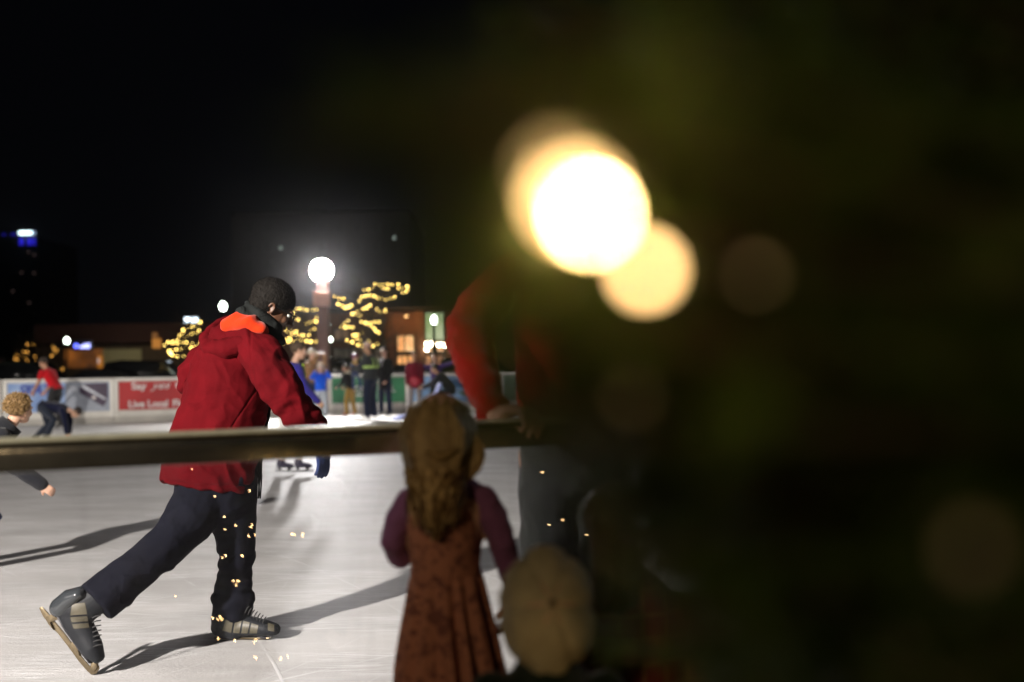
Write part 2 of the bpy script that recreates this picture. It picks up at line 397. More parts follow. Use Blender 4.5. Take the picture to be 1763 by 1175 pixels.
board(5, 'far rink board with light blue banner behind the crouching person', mat('sky_blue_banner', (0.20, 0.36, 0.60), .5, var=.4, vscale=1.2), deco_blue)
board(6, 'far rink board with grey green banner seen under the red elbow', mat('grey_green_banner', (0.10, 0.16, 0.13), .5, var=.3), None)
board(7, 'plain far board hidden behind the man in the red sweater', None, None)
board(8, 'plain far board behind the dark tree at right', None, None)

# ------------------------------------------------------------------ people
def basis(f, u=None):
    f = Vector(f).normalized(); u = Vector(u or (0, 0, 1)); r = f.cross(u).normalized(); u = r.cross(f).normalized()
    return r, f, u
def add_head(mb, c, f, u, s=1.0, ears=True):
    r, f, u = basis(f, u); M = Matrix((r, f, u)).transposed()
    def L(x, y, z): return Vector(c)+M @ Vector((x, y, z))*s
    def E(x, y, z, a, b, d, n=16): mb.ell(L(x, y, z), (a*s, b*s, d*s), M, n, 10)
    E(0, -.012, .035, .076, .094, .084, 24)
    E(0, .018, -.02, .064, .070, .075)
    E(0, .040, -.070, .045, .045, .036)      # jaw and chin
    E(0, .070, -.086, .020, .018, .016)
    E(0, .078, .022, .052, .018, .012)       # brow
    mb.tube([(L(0, .086, .012), .008*s), (L(0, .098, -.012), .010*s), (L(0, .108, -.027), .013*s)], 8)   # nose
    E(.013, .092, -.030, .008, .010, .008, 8); E(-.013, .092, -.030, .008, .010, .008, 8)
    E(.036, .062, -.022, .022, .020, .020); E(-.036, .062, -.022, .022, .020, .020)      # cheeks
    E(0, .086, -.050, .022, .010, .005, 10); E(0, .084, -.059, .019, .010, .006, 10)      # lips
    if ears:
        for q in (-1, 1):
            pts = []
            for k in range(9):
                an = R(-110+k*35); pts.append((L(q*(.080+.006*math.sin(an)), -.012+.013*math.cos(an)-.004, -.004+.024*math.sin(an)), .0055*s))
            mb.tube(pts, 7); E(q*.074, -.008, -.006, .006, .012, .020, 8)
    return L, M
def add_hand(mb, w, d, pn, s=1.0, curl=0.35, side=1, thumb=0.7, rad=.0085):
    """w wrist, d pointing direction, pn palm normal (side fingers curl towards)"""
    d = Vector(d).normalized(); pn = Vector(pn); pn = (pn-d*pn.dot(d)).normalized(); x = d.cross(pn)*side
    M = Matrix((x, d, pn)).transposed(); w = Vector(w)
    mb.ell(w+d*.045*s, (.040*s, .052*s, .016*s), M, 12, 8)
    mb.tube([(w-d*.03*s, .026*s, .020*s), (w+d*.02*s, .028*s, .017*s)], 10, ref=tuple(pn))
    for k, (off, ln) in enumerate(((-.028, .070), (-.010, .078), (.009, .073), (.027, .058))):
        p = w+d*.085*s+x*off*s; an = curl*.4; pts = [(p-d*.03*s, rad*1.15*s)]
        pts.append((p, rad*1.1*s))
        for j, fr in enumerate((.45, .30, .25)):
            an += curl*(1.0+.12*k); dd = d*math.cos(an)+pn*math.sin(an)+x*off*2.0*(1 if j == 0 else .3)
            p = p+dd.normalized()*ln*fr*s; pts.append((p, rad*(1.0-.1*j)*s))
        mb.tube(pts, 8)
    p = w+d*.03*s-x*.030*s; dd = (d*.6-x*.75+pn*thumb).normalized()
    mb.tube([(p+x*.01*s, rad*1.4*s), (p+dd*.030*s, rad*1.25*s), (p+dd*.03*s+(dd+d*.5).normalized()*.028*s, rad*1.0*s)], 8)
def eyes(parent, L, M, s=1.0):
    ew = mat('eye_white', (.7, .68, .65), .2); ed = mat('iris_dark', (.03, .02, .015), .15)
    for q in (-1, 1):
        e = obj('eye', MB().ell(L(q*.031, .072, .004), (.0135*s, .012*s, .0085*s), M, 12, 8), ew, parent)
        obj('iris', MB().ell(L(q*.031, .0815, .004), (.0055*s, .004*s, .0055*s), M, 10, 6), ed, e)
def skin_mat(tone): 
    c = {'light': (.56, .33, .23), 'tan': (.42, .22, .13), 'dark': (.095, .042, .022)}[tone]
    return mat('skin_'+tone, c, .5, var=.10, vscale=20, bump=.0006, bscale=300, sss=.12)
def cloth(name, c, **k):
    k.setdefault('bump', .0012); k.setdefault('bscale', 500); k.setdefault('var', .12); k.setdefault('folds', .01); k.setdefault('sheen', .15)
    return mat(name, c, k.pop('rough', .9), spec=k.pop('spec', .08), **k)
def skate(parent, ankle, heel, toe, s, bootm, name='ice_skate', laces=True):
    """ice skate: ankle top point, heel point (sole), toe point (sole)"""
    ankle, heel, toe = Vector(ankle), Vector(heel), Vector(toe); d = (toe-heel).normalized(); up = (ankle-heel); up = (up-d*up.dot(d)).normalized(); x = d.cross(up)
    ln = (toe-heel).length
    mb = MB()
    mb.tube([(heel+up*.035*s+d*.03*s, .036*s, .034*s), (heel+up*.036*s+d*ln*.35, .040*s, .038*s), (heel+up*.030*s+d*ln*.7, .042*s, .030*s), (toe+up*.024*s-d*.03*s, .036*s, .022*s)], 14, ref=tuple(up))
    mb.tube([(heel+up*.04*s+d*.05*s, .042*s, .052*s), (heel*.4+ankle*.6+d*.01*s, .043*s, .05*s), (ankle, .046*s, .056*s)], 14, ref=tuple(d))
    b = obj(name, mb, bootm, parent, remesh=.008*s, smooth_it=2)
    h = MB()
    h.tube([(heel+d*.045*s, .018*s, .02*s), (heel+d*.045*s-up*.03*s, .008*s, .022*s)], 8, ref=tuple(d), round_=False)
    h.tube([(toe-d*.075*s, .02*s, .026*s), (toe-d*.075*s-up*.03*s, .008*s, .026*s)], 8, ref=tuple(d), round_=False)
    h.tube([(heel-d*.01*s, .03*s, .006*s), (toe-d*.0*s, .03*s, .006*s)], 8, ref=tuple(up), round_=False)
    obj('blade_holder', h, mat('dark_plastic', (.03, .03, .035), .4), b)
    M = Matrix((d, x, up)).transposed()
    obj('blade', MB().box((heel+toe)/2-up*.048*s, (ln+.03*s, .004*s, .028*s), M), mat('skate_steel', (.6, .6, .62), .25, metal=1, var=.05), b, bevel=.001)
    return b

def figure(label, base, H, yaw, lean=0, side=0, head=(0, 1, 0), arms=None, legs=None, top=None, bottom=None, skin='light', hair=('short', (.05, .03, .02)),
           boots=(.02, .02, .025), bulk=1.0, coat=0.0, voxel=.011, short_sleeve=False, hat=None, group=None, cat='person', extras=None, name='person', skates=True, headf=1.0, pelvis_z=None, head_at=None, trouser_end=0.0):
    yw = R(yaw); f = Vector((math.sin(yw), math.cos(yw), 0)); r = Vector((math.cos(yw), -math.sin(yw), 0)); u = Vector((0, 0, 1))
    def D(v): return (r*v[0]+f*v[1]+u*v[2]).normalized()
    arms = arms or [((-.15, .0, -1), (0, .35, -1)), ((.15, 0, -1), (0, .35, -1))]
    legs = legs or [((-.08, .05, -1), (-.04, -.05, -1)), ((.08, .05, -1), (.04, -.05, -1))]
    k = H/1.7; sk = .075 if skates else .03
    hipL, hipR = -r*.085*k, r*.085*k
    lj = []
    for hp, (d1, d2) in zip((hipL, hipR), legs):
        kn = hp+D(d1)*.43*k; an = kn+D(d2)*.41*k; lj.append((hp, kn, an))
    low = min(j[2].z for j in lj); pz = -low+sk+.07*k if pelvis_z is None else pelvis_z
    pel = Vector(base)+u*pz
    la = R(lean); up = (u*math.cos(la)+f*math.sin(la)+r*side).normalized()
    hf = D(head); hu = (up*.5+u*.5) if abs(lean) < 60 else up
    hs = (H/1.7*.9+.1)*headf if H > 1.3 else (.84+.1*(H-1))*headf
    if head_at is not None:
        hc0 = pel+up*.57*k+hf*.03+hu.normalized()*.115*hs; sh_ = Vector(head_at)-hc0; sh_.z = 0
        pel = pel+sh_; base = (base[0]+sh_.x, base[1]+sh_.y, base[2])
    chest = pel+up*.34*k; neck = pel+up*.52*k
    hc = neck+up*.05*k+hf*.03+hu.normalized()*.115*hs
    t = thing(name, label, cat, tuple(base), group)
    tm = cloth(*top); bm2 = cloth(*bottom); sm = skin_mat(skin)
    body = MB(); Lh, Mh = add_head(body, hc, hf, hu, hs)
    body.tube([(neck-up*.06*k, .055*k), (neck+up*.04*k, .05*k), (hc-hu.normalized()*.03*hs, .048*hs)], 12)
    body.tube([(pel, .10*k, .09*k), (chest, .12*k, .10*k), (neck-up*.07*k, .09*k, .07*k)], 14, ref=tuple(f))
    jk = MB(); B = bulk
    jk.tube([(pel-up*(.04*k+coat*k), .165*k*B, .125*k*B), (pel+up*.08*k, .150*k*B, .115*k*B), (pel+up*.22*k, .155*k*B, .12*k*B), (chest+up*.05*k, .175*k*B, .125*k*B), (neck-up*.055*k, .15*k*B, .10*k*B), (neck+up*.005*k, .07*k, .07*k)], 18, ref=tuple(f), round_=False)
    ws = []
    for q, (d1, d2) in zip((-1, 1), arms):
        sh = neck-up*.07*k+r*q*.165*k; el = sh+D(d1)*.28*k; wr = el+D(d2)*.25*k
        if short_sleeve:
            jk.tube([(sh, .06*k*B), (sh*.45+el*.55, .058*k*B)], 12)
        else:
            jk.tube([(sh, .064*k*B), (el, .056*k*B), (wr, .043*k*B)], 12)
        body.tube([(sh, .045*k), (el, .038*k), (wr, .026*k)], 10)
        add_hand(body, wr, D(d2), -r*q+f*.2-u*.1, s=.95*k, curl=.4, side=q, rad=.0095 if k > .8 else .012)
        ws.append(wr)
    tr = MB()
    tr.tube([(pel+up*.06*k, .13*k*B, .105*k*B), (pel-u*.06*k, .14*k*B, .11*k*B)], 16, ref=tuple(f))
    for (hp, kn, an) in lj:
        hp, kn, an = pel+hp, pel+kn, pel+an
        tr.tube([(hp, .088*k*B), ((hp+kn)/2, .080*k*B), (kn, .068*k*B), ((kn+an)/2, .064*k*B), (an+(kn-an).normalized()*trouser_end*k, .058*k*B)], 14)
        body.tube([(hp, .07*k), (kn, .052*k), (an, .038*k)], 10)
    obj('body', body, sm, t, remesh=voxel*.8, smooth_it=1)
    eyes(t, Lh, Mh, hs)
    obj('jacket' if not short_sleeve else 'shirt', jk, tm, t, remesh=voxel, smooth_it=2, disp=fold(9, .008*k, seed=base[0]))
    obj('trousers', tr, bm2, t, remesh=voxel, smooth_it=2, disp=fold(9, .007*k, seed=base[0]+3))
    bt = mat('boot_%d_%d_%d' % tuple(int(c*100) for c in boots), boots, .5, bump=.001)
    for (hp, kn, an) in lj:
        kn, an = pel+kn, pel+an; sh = (an-kn).normalized(); fd = (f-sh*f.dot(sh)*.8).normalized()
        heel = an+sh*.055*k-fd*.055*k
        if skates: skate(t, an-sh*.03*k, heel, heel+fd*.25*k, k, bt)
        else:
            mb = MB(); mb.tube([(heel+fd*.02*k, .035*k, .035*k), (heel+fd*.14*k, .04*k, .03*k), (heel+fd*.24*k, .035*k, .02*k)], 12, ref=(0, 0, 1)); mb.tube([(an, .045*k), (heel+fd*.05*k, .04*k)], 10)
            obj('shoe', mb, bt, t, remesh=.01, smooth_it=1)
    hk, hcx = hair[0], hair[1]
    if hk:
        hm = mat('hair_%d_%d_%d' % tuple(int(c*1000) for c in hcx), hcx, .75, var=.45, vscale=60, bump=.003, bscale=150)
        mb = MB(); mb.ell(Lh(0, -.026, .05), (.088*hs, .096*hs, .088*hs), Mh, 22, 14)
        if hk == 'long':
            mb.tube([(Lh(0, -.06, .02), .08*hs, .05*hs), (Lh(0, -.085, -.08), .075*hs, .04*hs), (Lh(0, -.09, -.2), .06*hs, .03*hs)], 14, ref=tuple(hf))
        obj('hair', mb, hm, t, remesh=.008, smooth_it=1, disp=lambda p: .004*mnoise.noise(p*70))
    if hat:
        mb = MB(); mb.ell(Lh(0, -.018, .062), (.096*hs, .108*hs, .090*hs), Mh, 22, 14)
        mb.tube([(Lh(-.09, .01, .055), .018*hs), (Lh(0, .085, .062), .018*hs), (Lh(.09, .01, .055), .018*hs)], 8)
        obj('hat', mb, mat('hat_%d_%d_%d' % tuple(int(c*100) for c in hat), hat, .7, bump=.002, bscale=80), t, remesh=.009, smooth_it=1)
    info = dict(t=t, pel=pel, neck=neck, chest=chest, wr=ws, r=r, f=f, up=up, hc=hc, k=k, L=Lh, M=Mh, hs=hs)
    if extras: extras(info)
    return info
dark_navy = ('navy_cloth', (.012, .016, .035)); black_cl = ('black_cloth', (.008, .008, .009))
def gp(px, py): p = G(px, py); return (p.x, p.y, 0)

# --- background people (small, out of focus)
figure('skater in a red T-shirt and dark trousers leaning over by the SKATE banner', gp(98, 741), 1.66, -70, lean=32, arms=[((0, .5, -1), (0, .6, -.8)), ((.1, .35, -1), (0, .7, -.7))],
       legs=[((-.1, .25, -1), (-.05, -.35, -1)), ((.1, .35, -1), (.05, -.3, -1))], top=('red_tshirt', (.42, .008, .014)), bottom=('charcoal_trousers', (.03, .03, .032)), skin='tan', hair=('short', (.03, .017, .01)), short_sleeve=True, head=(0, 1, -.5), group=None)
figure('child in navy clothes bent right down with hands near the ice', gp(74, 768), 1.36, 80, lean=100, head=(0, .2, -1), arms=[((-.1, .3, -1), (0, -.1, -1)), ((.1, .25, -1), (0, .1, -1))],
       legs=[((-.15, .1, -.7), (-.2, -.55, -.55)), ((.2, .5, -.5), (.1, -.35, -.8))], top=('navy_hoodie', (.008, .010, .030)), bottom=('navy_tracksuit', (.02, .025, .04)), skin='light', hair=('short', (.02, .012, .01)), bulk=1.05)
def lime_strip(i):
    mb = MB(); k = i['k']
    mb.tube([(i['neck']+i['r']*.07*k+i['f']*.09*k-i['up']*.02, .012, .006), (i['chest']+i['r']*.10*k+i['f']*.145*k, .013, .006), (i['pel']+i['r']*.10*k+i['f']*.13*k+i['up']*.1, .012, .006)], 8)
    obj('lime_strip', mb, mat('lime_trim', (.45, .75, .03), .5), i['t'])
figure('child with short brown hair in a violet blue jacket and white trousers', gp(497, 819), 1.50, 62, lean=12, head=(.1, 1, -.15), arms=[((-.15, .3, -1), (0, .6, -.8)), ((.15, .3, -1), (0, .7, -.7))],
       legs=[((-.10, -.05, -1), (-.05, -.1, -1)), ((.12, .28, -1), (.05, -.05, -1))], top=('violet_blue_jacket', (.03, .025, .20)), bottom=('white_trousers', (.62, .62, .60)), skin='light', hair=('short', (.06, .035, .018)), boots=(.035, .03, .06), extras=lime_strip, voxel=.009, trouser_end=.10)
figure('adult in a tan and black coat raising both hands to the face', gp(535, 721), 1.70, 120, lean=4, arms=[((-.3, .9, -.1), (.5, .3, .9)), ((.3, .9, -.1), (-.5, .3, .9))], top=('tan_coat', (.22, .12, .05)), bottom=dark_navy, skin='light', hair=('short', (.2, .14, .09)), hat=(.7, .62, .5))
figure('small child in a bright blue jacket, pale trousers and cream hat', gp(553, 722), 1.30, 165, lean=2, arms=[((-.5, .8, -.2), (.5, .4, .8)), ((.5, .8, -.2), (-.5, .4, .8))], top=('bright_blue_jacket', (.01, .09, .62)), bottom=('pale_grey_trousers', (.42, .46, .52)), skin='light', hat=(.6, .5, .38), bulk=1.2)
figure('child in black top and ochre trousers with red skates by the green banner', gp(604, 720), 1.33, -60, lean=16, arms=[((0, .3, -1), (0, .9, -.5)), ((.1, .25, -1), (0, .9, -.5))], legs=[((-.14, .15, -1), (-.05, -.1, -1)), ((.2, .15, -1), (.2, -.15, -1))], top=('black_top', (.012, .011, .012)), bottom=('ochre_trousers', (.22, .13, .03)), skin='tan', hair=('short', (.02, .015, .01)), boots=(.30, .03, .03), bulk=1.15,
       extras=lambda i: obj('hood', MB().tube([(i['neck']-i['r']*.06, .04), (i['neck']-i['f']*.06, .05), (i['neck']+i['r']*.06, .04)], 10), mat('cream_fleece', (.6, .55, .42), .9, bump=.003, bscale=80), i['t']))
def hivis(i):
    m = mat('lime_reflective', (.42, .62, .16), .4); k = i['k']; n, f, r, u = i['neck'], i['f'], i['r'], i['up']
    for q in (-1, 1):
        obj('reflective_strap', MB().tube([(n-u*.28*k+r*q*.10*k-f*.185*k, .028, .008), (n-u*.08*k+r*q*.10*k-f*.15*k, .028, .008), (n-u*.005+r*q*.11*k, .028, .008), (n-u*.08*k+r*q*.10*k+f*.15*k, .028, .008), (n-u*.30*k+r*q*.10*k+f*.19*k, .028, .008)], 8, ref=tuple(f)), m, i['t'])
    pts = [(n-u*.27*k+r*math.cos(a)*.245*k+f*math.sin(a)*.185*k, .010, .028) for a in [R(x) for x in range(0, 361, 24)]]
    obj('reflective_band', MB().tube(pts, 8, ref=tuple(u)), m, i['t'])
hi = figure('tall adult in grey jacket with lime reflective straps carrying a child', gp(638, 724), 1.82, -72, lean=2, arms=[((-.2, .5, -1), (.3, 1, .1)), ((.2, .5, -1), (-.3, 1, .15))], legs=[((-.1, .05, -1), (-.05, -.05, -1)), ((.16, .05, -1), (.1, -.05, -1))], top=('grey_work_jacket', (.03, .033, .036)), bottom=dark_navy, skin='tan', hair=('short', (.03, .02, .015)), boots=(.6, .6, .58), bulk=1.38, extras=hivis, hat=(.45, .28, .22))
hb = hi['neck']+hi['f']*.40-hi['up']*.44
kid = figure('small child in pink and dark helmet held by the adult in reflective straps', (hb.x, hb.y, 0), .82, 150, lean=0, arms=[((-.4, .7, -.3), (.4, .5, .2)), ((.4, .7, -.3), (-.4, .5, .2))], legs=[((-.2, .5, -.8), (0, 0, -1)), ((.2, .5, -.8), (0, 0, -1))], top=('small_navy_coat', (.02, .03, .10)), bottom=('small_denim', (.04, .06, .14)), skin='light', skates=False, pelvis_z=hb.z+.0, voxel=.009,
       extras=lambda i: (obj('helmet', MB().ell(i['L'](0, -.02, .06), (.105*i['hs'], .12*i['hs'], .10*i['hs']), i['M']), mat('pink_dark_helmet', (.12, .02, .07), .3, var=.9, vscale=14), i['t']), obj('scarf', MB().tube([(i['neck']-i['r']*.05, .03), (i['neck']+i['f']*.05, .035), (i['neck']+i['r']*.05, .03)], 8), mat('mustard_scarf', (.45, .25, .03), .9), i['t'])))
figure('woman in a long black coat standing behind the hi-vis adult', gp(664, 718), 1.74, -150, lean=0, arms=[((-.2, .1, -1), (.2, .6, -.9)), ((.2, .1, -1), (-.2, .6, -.9))], top=black_cl, bottom=dark_navy, coat=.22, bulk=1.15, skin='light', hair=('long', (.015, .01, .008)),
       extras=lambda i: obj('scarf', MB().tube([(i['neck']-i['r']*.02+i['f']*.09, .035), (i['chest']+i['f']*.13, .03)], 8), mat('pale_grey_scarf', (.45, .45, .46), .9), i['t']))
figure('person in a maroon open coat with a red bag by the blue banner', gp(715, 718), 1.62, 170, top=('maroon_coat', (.13, .008, .02)), bottom=('grey_leggings', (.20, .18, .18)), coat=.16, skin='tan', hair=('short', (.03, .015, .01)), bulk=1.1,
       extras=lambda i: obj('bag', MB().ell(i['pel']+i['f']*.17-i['up']*.0, (.14, .06, .13)), mat('red_bag', (.35, .01, .03), .5), i['t']))
figure('person in a purple top stretching an arm along the far boards', gp(752, 717), 1.56, -165, lean=3, arms=[((-.9, .3, .2), (-.9, .3, .3)), ((.9, .3, -.1), (.6, .6, -.2))], top=('purple_top', (.05, .02, .13)), bottom=black_cl, skin='light', hair=('long', (.10, .05, .03)))
cr = figure('person in dark clothes crouching and gripping a pale blue skating aid', gp(778, 720), 1.62, -85, lean=40, head=(0, 1, -.4), arms=[((0, .7, -.7), (0, .9, -.3)), ((0, .7, -.7), (0, .9, -.3))], legs=[((-.1, .8, -.6), (0, -.45, -.9)), ((.1, .8, -.6), (0, -.45, -.9))], top=('charcoal_jacket', (.02, .02, .024)), bottom=('black_jeans', (.012, .013, .02)), skin='tan', hair=('short', (.02, .013, .01)), bulk=1.15)
sa = MB(); q = G(737, 722); am = mat('pale_blue_plastic', (.45, .52, .95), .35, var=.05)
t = thing('skating_aid', 'pale blue skating aid frame pushed by the crouching person', 'skating aid', (q.x, q.y, 0))
sp = Vector(q)
for s_ in (-.2, .2):
    obj('side_frame', MB().tube([(sp+Vector((-.75, s_, .06)), .045), (sp+Vector((-.35, s_, .10)), .04), (sp+Vector((-.02, s_, .16)), .045), (sp+Vector((.16, s_, .50)), .045), (sp+Vector((.32, s_, .86)), .05)], 10), am, t)
obj('handle', MB().tube([(sp+Vector((.32, -.24, .88)), .035), (sp+Vector((.32, .24, .88)), .035)], 10), am, t)
obj('runner', MB().tube([(sp+Vector((-.85, -.2, .03)), .03), (sp+Vector((.35, -.2, .03)), .03)], 8), am, t); obj('runner', MB().tube([(sp+Vector((-.85, .2, .03)), .03), (sp+Vector((.35, .2, .03)), .03)], 8), am, t)

# --- blond boy at the left edge
def curls(i):
    mb = MB(); L_, M_, hs = i['L'], i['M'], i['hs']; rnd = random.Random(5)
    for k in range(2400):
        th = rnd.random()*2*math.pi; z = rnd.uniform(-.45, 1); rr = math.sqrt(1-z*z)
        v = Vector((rr*math.cos(th), rr*math.sin(th), z))
        if v.y > .35 and v.z < .35: continue
        if abs(v.x) > .7 and v.z < .0 and v.y > -.15: continue
        c = Vector((0, -.026, .05))+Vector((v.x*.083, v.y*.091, v.z*.083)); tw = Vector((rnd.gauss(0, 1), rnd.gauss(0, 1), rnd.gauss(0, 1)))*.010
        mb.tube([(L_(*c), .0026), (L_(*(c+v*.006+tw*.5)), .0022), (L_(*(c+v*.007+tw*1.1)), .0012)], 4)
    m = mat('dark_blond_curls', (.22, .135, .052), .6, var=.35, vscale=90)
    obj('hair', mb, m, i['t'])
    n_, f_, r_, u_ = i['neck'], i['f'], i['r'], i['up']; cb = MB()
    cb.tube([(n_-u_*.06, .105, .10), (n_-u_*.005, .088, .085), (n_+u_*.055, .080, .078)], 16, ref=tuple(f_), round_=False)
    obj('collar', cb, MATS['black_shell_jacket'], i['t'])
figure('curly blond boy in a black jacket at the left edge reaching one arm forward', (-3.32, 6.35, 0), 1.27, 58, lean=46, head=(-.61, .8, .12), arms=[((-.4, -.3, -1), (-.1, .1, -1)), ((.15, .40, -.9), (.25, .7, -.6))],
       legs=[((-.15, .55, -.9), (-.1, -.8, -.75)), ((.2, .6, -.85), (.0, -.85, -.7))], head_at=P(34, 701, 6.4), bulk=1.3, top=('black_shell_jacket', (.014, .015, .019)), bottom=('blue_jeans', (.012, .02, .09)), skin='light', hair=('short', (.20, .12, .055)), boots=(.03, .03, .03), extras=curls, voxel=.008, headf=.96)

# ------------------------------------------------------------------ main skater (in focus)
def px_tube(mb, pts, n=20, round_=True):
    mb.tube([(P(x, y, Y), w*mpp(Y), d) for (x, y, Y, w, d) in pts], n, round_=round_)
def main_skater():
    base = G(420, 1100)
    t = thing('person', 'skater in a red hooded coat, glasses and black scarf gliding behind the rail', 'person', (base.x, base.y, 0))
    red = cloth('red_wool_coat', (.072, .0013, .0034), bump=.002, bscale=420, folds=.012, fscale=9, sheen=.0, var=.22)
    trm = cloth('black_trouser_cloth', (.006, .0065, .011), bump=.0008, bscale=600, folds=.014, fscale=9, sheen=.0)
    # coat
    j = MB()
    px_tube(j, [(355, 839, 4.47, 77, .155), (362, 800, 4.48, 76, .16), (372, 755, 4.49, 75, .165), (384, 710, 4.5, 72, .165), (394, 665, 4.5, 69, .165), (402, 625, 4.51, 64, .165), (412, 592, 4.52, 54, .15), (425, 566, 4.53, 36, .10)], 28, round_=False)
    px_tube(j, [(428, 590, 4.40, 30, .08), (452, 612, 4.33, 34, .085), (470, 645, 4.26, 35, .08), (492, 682, 4.25, 33, .07), (515, 712, 4.27, 29, .06), (535, 733, 4.32, 25, .052), (543, 745, 4.33, 23, .05)])
    px_tube(j, [(382, 608, 4.60, 30, .08), (350, 626, 4.60, 28, .075), (330, 647, 4.57, 24, .07), (325, 664, 4.55, 17, .055)])
    seams = [[(433, 572), (433, 600), (435, 635), (441, 668)], [(286, 829), (340, 836), (436, 836)], [(405, 745), (412, 790)], [(441, 668), (420, 700), (398, 735)], [(520, 745), (552, 722)]]
    def seam(p):
        x = CX+p.x*F/p.y; y = HY+(CH-p.z)*F/p.y-(p.x*F/p.y)*ROLL; best = 99
        for sl_ in seams:
            for (ax, ay), (bx, by) in zip(sl_[:-1], sl_[1:]):
                vx, vy = bx-ax, by-ay; tt = max(0, min(1, ((x-ax)*vx+(y-ay)*vy)/(vx*vx+vy*vy))); best = min(best, math.hypot(x-ax-tt*vx, y-ay-tt*vy))
        return -.0045*math.exp(-(best/1.7)**2)
    def cf(p):
        return cf0(p)+seam(p)
    def cf0(p):
        q = p*9; a = mnoise.noise(Vector((q.x*1.3+q.z*.9, q.y, q.z*.45-q.x*.6))); b = mnoise.noise(p*21)
        ar = max(0, 1-((p-P(500, 690, 4.28)).length/.22)); sl = max(0, 1-((p-P(340, 650, 4.55)).length/.16))
        el = math.sin((p.x*.35-p.z*.9)*95+a*4)*.006*(ar+sl*1.3)
        # diagonal drag folds running from the shoulder to the near hip
        s_ = math.sin((p.x*0.82+p.z*0.55)*34+a*3.5)
        return .010*(1-abs(a)*2.4)+.004*b+.0045*s_*max(0, min(1, (1.25-p.z)*2.2))+el
    obj('coat', j, red, t, remesh=.0048, smooth_it=4, disp=cf)
    # seam welts
    sm = MB()
    for pl in ([(432, 575, 4.365), (434, 620, 4.315), (440, 662, 4.31)], [(462, 690, 4.285), (430, 668, 4.315), (410, 700, 4.325), (372, 742, 4.33)]):
        sm.tube([(P(x, y, Y), .0016) for x, y, Y in pl], 6)
    # hood
    h = MB()
    px_tube(h, [(470, 600, 4.40, 8, .03), (452, 588, 4.36, 11, .04), (425, 590, 4.35, 15, .05), (395, 600, 4.36, 18, .055), (370, 604, 4.41, 18, .06), (360, 592, 4.49, 15, .06), (370, 570, 4.55, 12, .05), (390, 554, 4.60, 9, .04)])
    px_tube(h, [(455, 578, 4.38, 8, .03), (430, 575, 4.38, 12, .04), (400, 580, 4.42, 13, .05), (380, 585, 4.47, 12, .05)])
    obj('hood', h, red, t, remesh=.006, smooth_it=2, disp=fold(16, .006, 4))
    l = MB()
    px_tube(l, [(384, 577, 4.46, 7, .03), (394, 562, 4.43, 14, .05), (412, 555, 4.40, 18, .05), (434, 559, 4.37, 17, .05), (456, 570, 4.35, 8, .03)])
    obj('hood_lining', l, cloth('orange_lining', (.42, .024, .003), bump=.001), t, remesh=.005, smooth_it=2, disp=lambda p: .0035*math.sin((p.z*1.0-p.x*.45)*100+2.5*mnoise.noise(p*12)))
    # trousers
    tr = MB()
    px_tube(tr, [(372, 790, 4.49, 62, .14), (374, 830, 4.49, 66, .15), (375, 862, 4.48, 58, .14)])
    px_tube(tr, [(398, 820, 4.51, 42, .12), (400, 860, 4.51, 40, .12), (402, 895, 4.52, 38, .10), (406, 930, 4.53, 32, .088), (406, 965, 4.54, 29, .078), (404, 996, 4.55, 26, .070), (402, 1008, 4.55, 33, .080), (402, 1020, 4.55, 30, .075), (402, 1030, 4.55, 36, .084), (400, 1044, 4.55, 34, .080)], 22)
    px_tube(tr, [(352, 820, 4.46, 48, .12), (346, 862, 4.42, 48, .12), (322, 902, 4.34, 43, .105), (292, 934, 4.27, 36, .095), (255, 966, 4.20, 35, .088), (215, 998, 4.13, 36, .082), (185, 1022, 4.08, 37, .080), (166, 1038, 4.05, 38, .078)], 22, round_=False)
    def tf(p):
        a = mnoise.noise(Vector((p.x*9, p.y*9, p.z*9))); b = mnoise.noise(Vector((p.x*22+4, p.y*22, p.z*30)))
        c = .010*math.sin(p.z*70+a*5) if p.z < .40 and p.x > -1.6 else 0
        return .006*(1-abs(a)*2)+.003*b+c*.55
    obj('trousers', tr, trm, t, remesh=.0065, smooth_it=3, disp=tf)
    # head, neck, forearm as one body
    b = MB(); hf = Vector((.80, .33, -.44)); hu = Vector((.42, .12, .88)); hc = P(469, 533, 4.47)
    Lh, Mh = add_head(b, hc, hf, hu, .98)
    b.tube([(P(418, 600, 4.5), .06), (P(437, 570, 4.48), .058), (P(458, 545, 4.47), .055)], 14)
    b.tube([(P(405, 800, 4.5), .09, .08), (P(410, 650, 4.5), .12, .10), (P(418, 605, 4.5), .10, .08)], 14)
    b.tube([(P(440, 600, 4.42), .05), (P(478, 662, 4.31), .042), (P(548, 752, 4.33), .026), (P(553, 775, 4.33), .024)], 12)
    b.tube([(P(400, 610, 4.58), .05), (P(340, 640, 4.58), .04), (P(332, 655, 4.55), .03)], 12)
    sd = skin_mat('dark')
    obj('body', b, sd, t, remesh=.0042, smooth_it=1)
    eyes(t, Lh, Mh, .98)
    # short hair: dense small curls
    hr = MB(); hr.ell(Lh(0, -.020, .052), (.084, .100, .086), Mh, 40, 26)
    hr.ell(Lh(0, -.045, .01), (.074, .068, .07), Mh, 30, 20)
    hm = mat('short_black_hair', (.008, .0065, .0055), .8, var=.3, vscale=120, bump=.003, bscale=420, spec=.15)
    ho = obj('hair', hr, hm, t, remesh=.004, smooth_it=1, disp=lambda p: .0028*mnoise.noise(p*170)+.0016*mnoise.noise(p*60))
    cu = MB(); rnd = random.Random(2); me = ho.data; off = wloc(ho)
    vs = rnd.sample(range(len(me.vertices)), min(2600, len(me.vertices)))
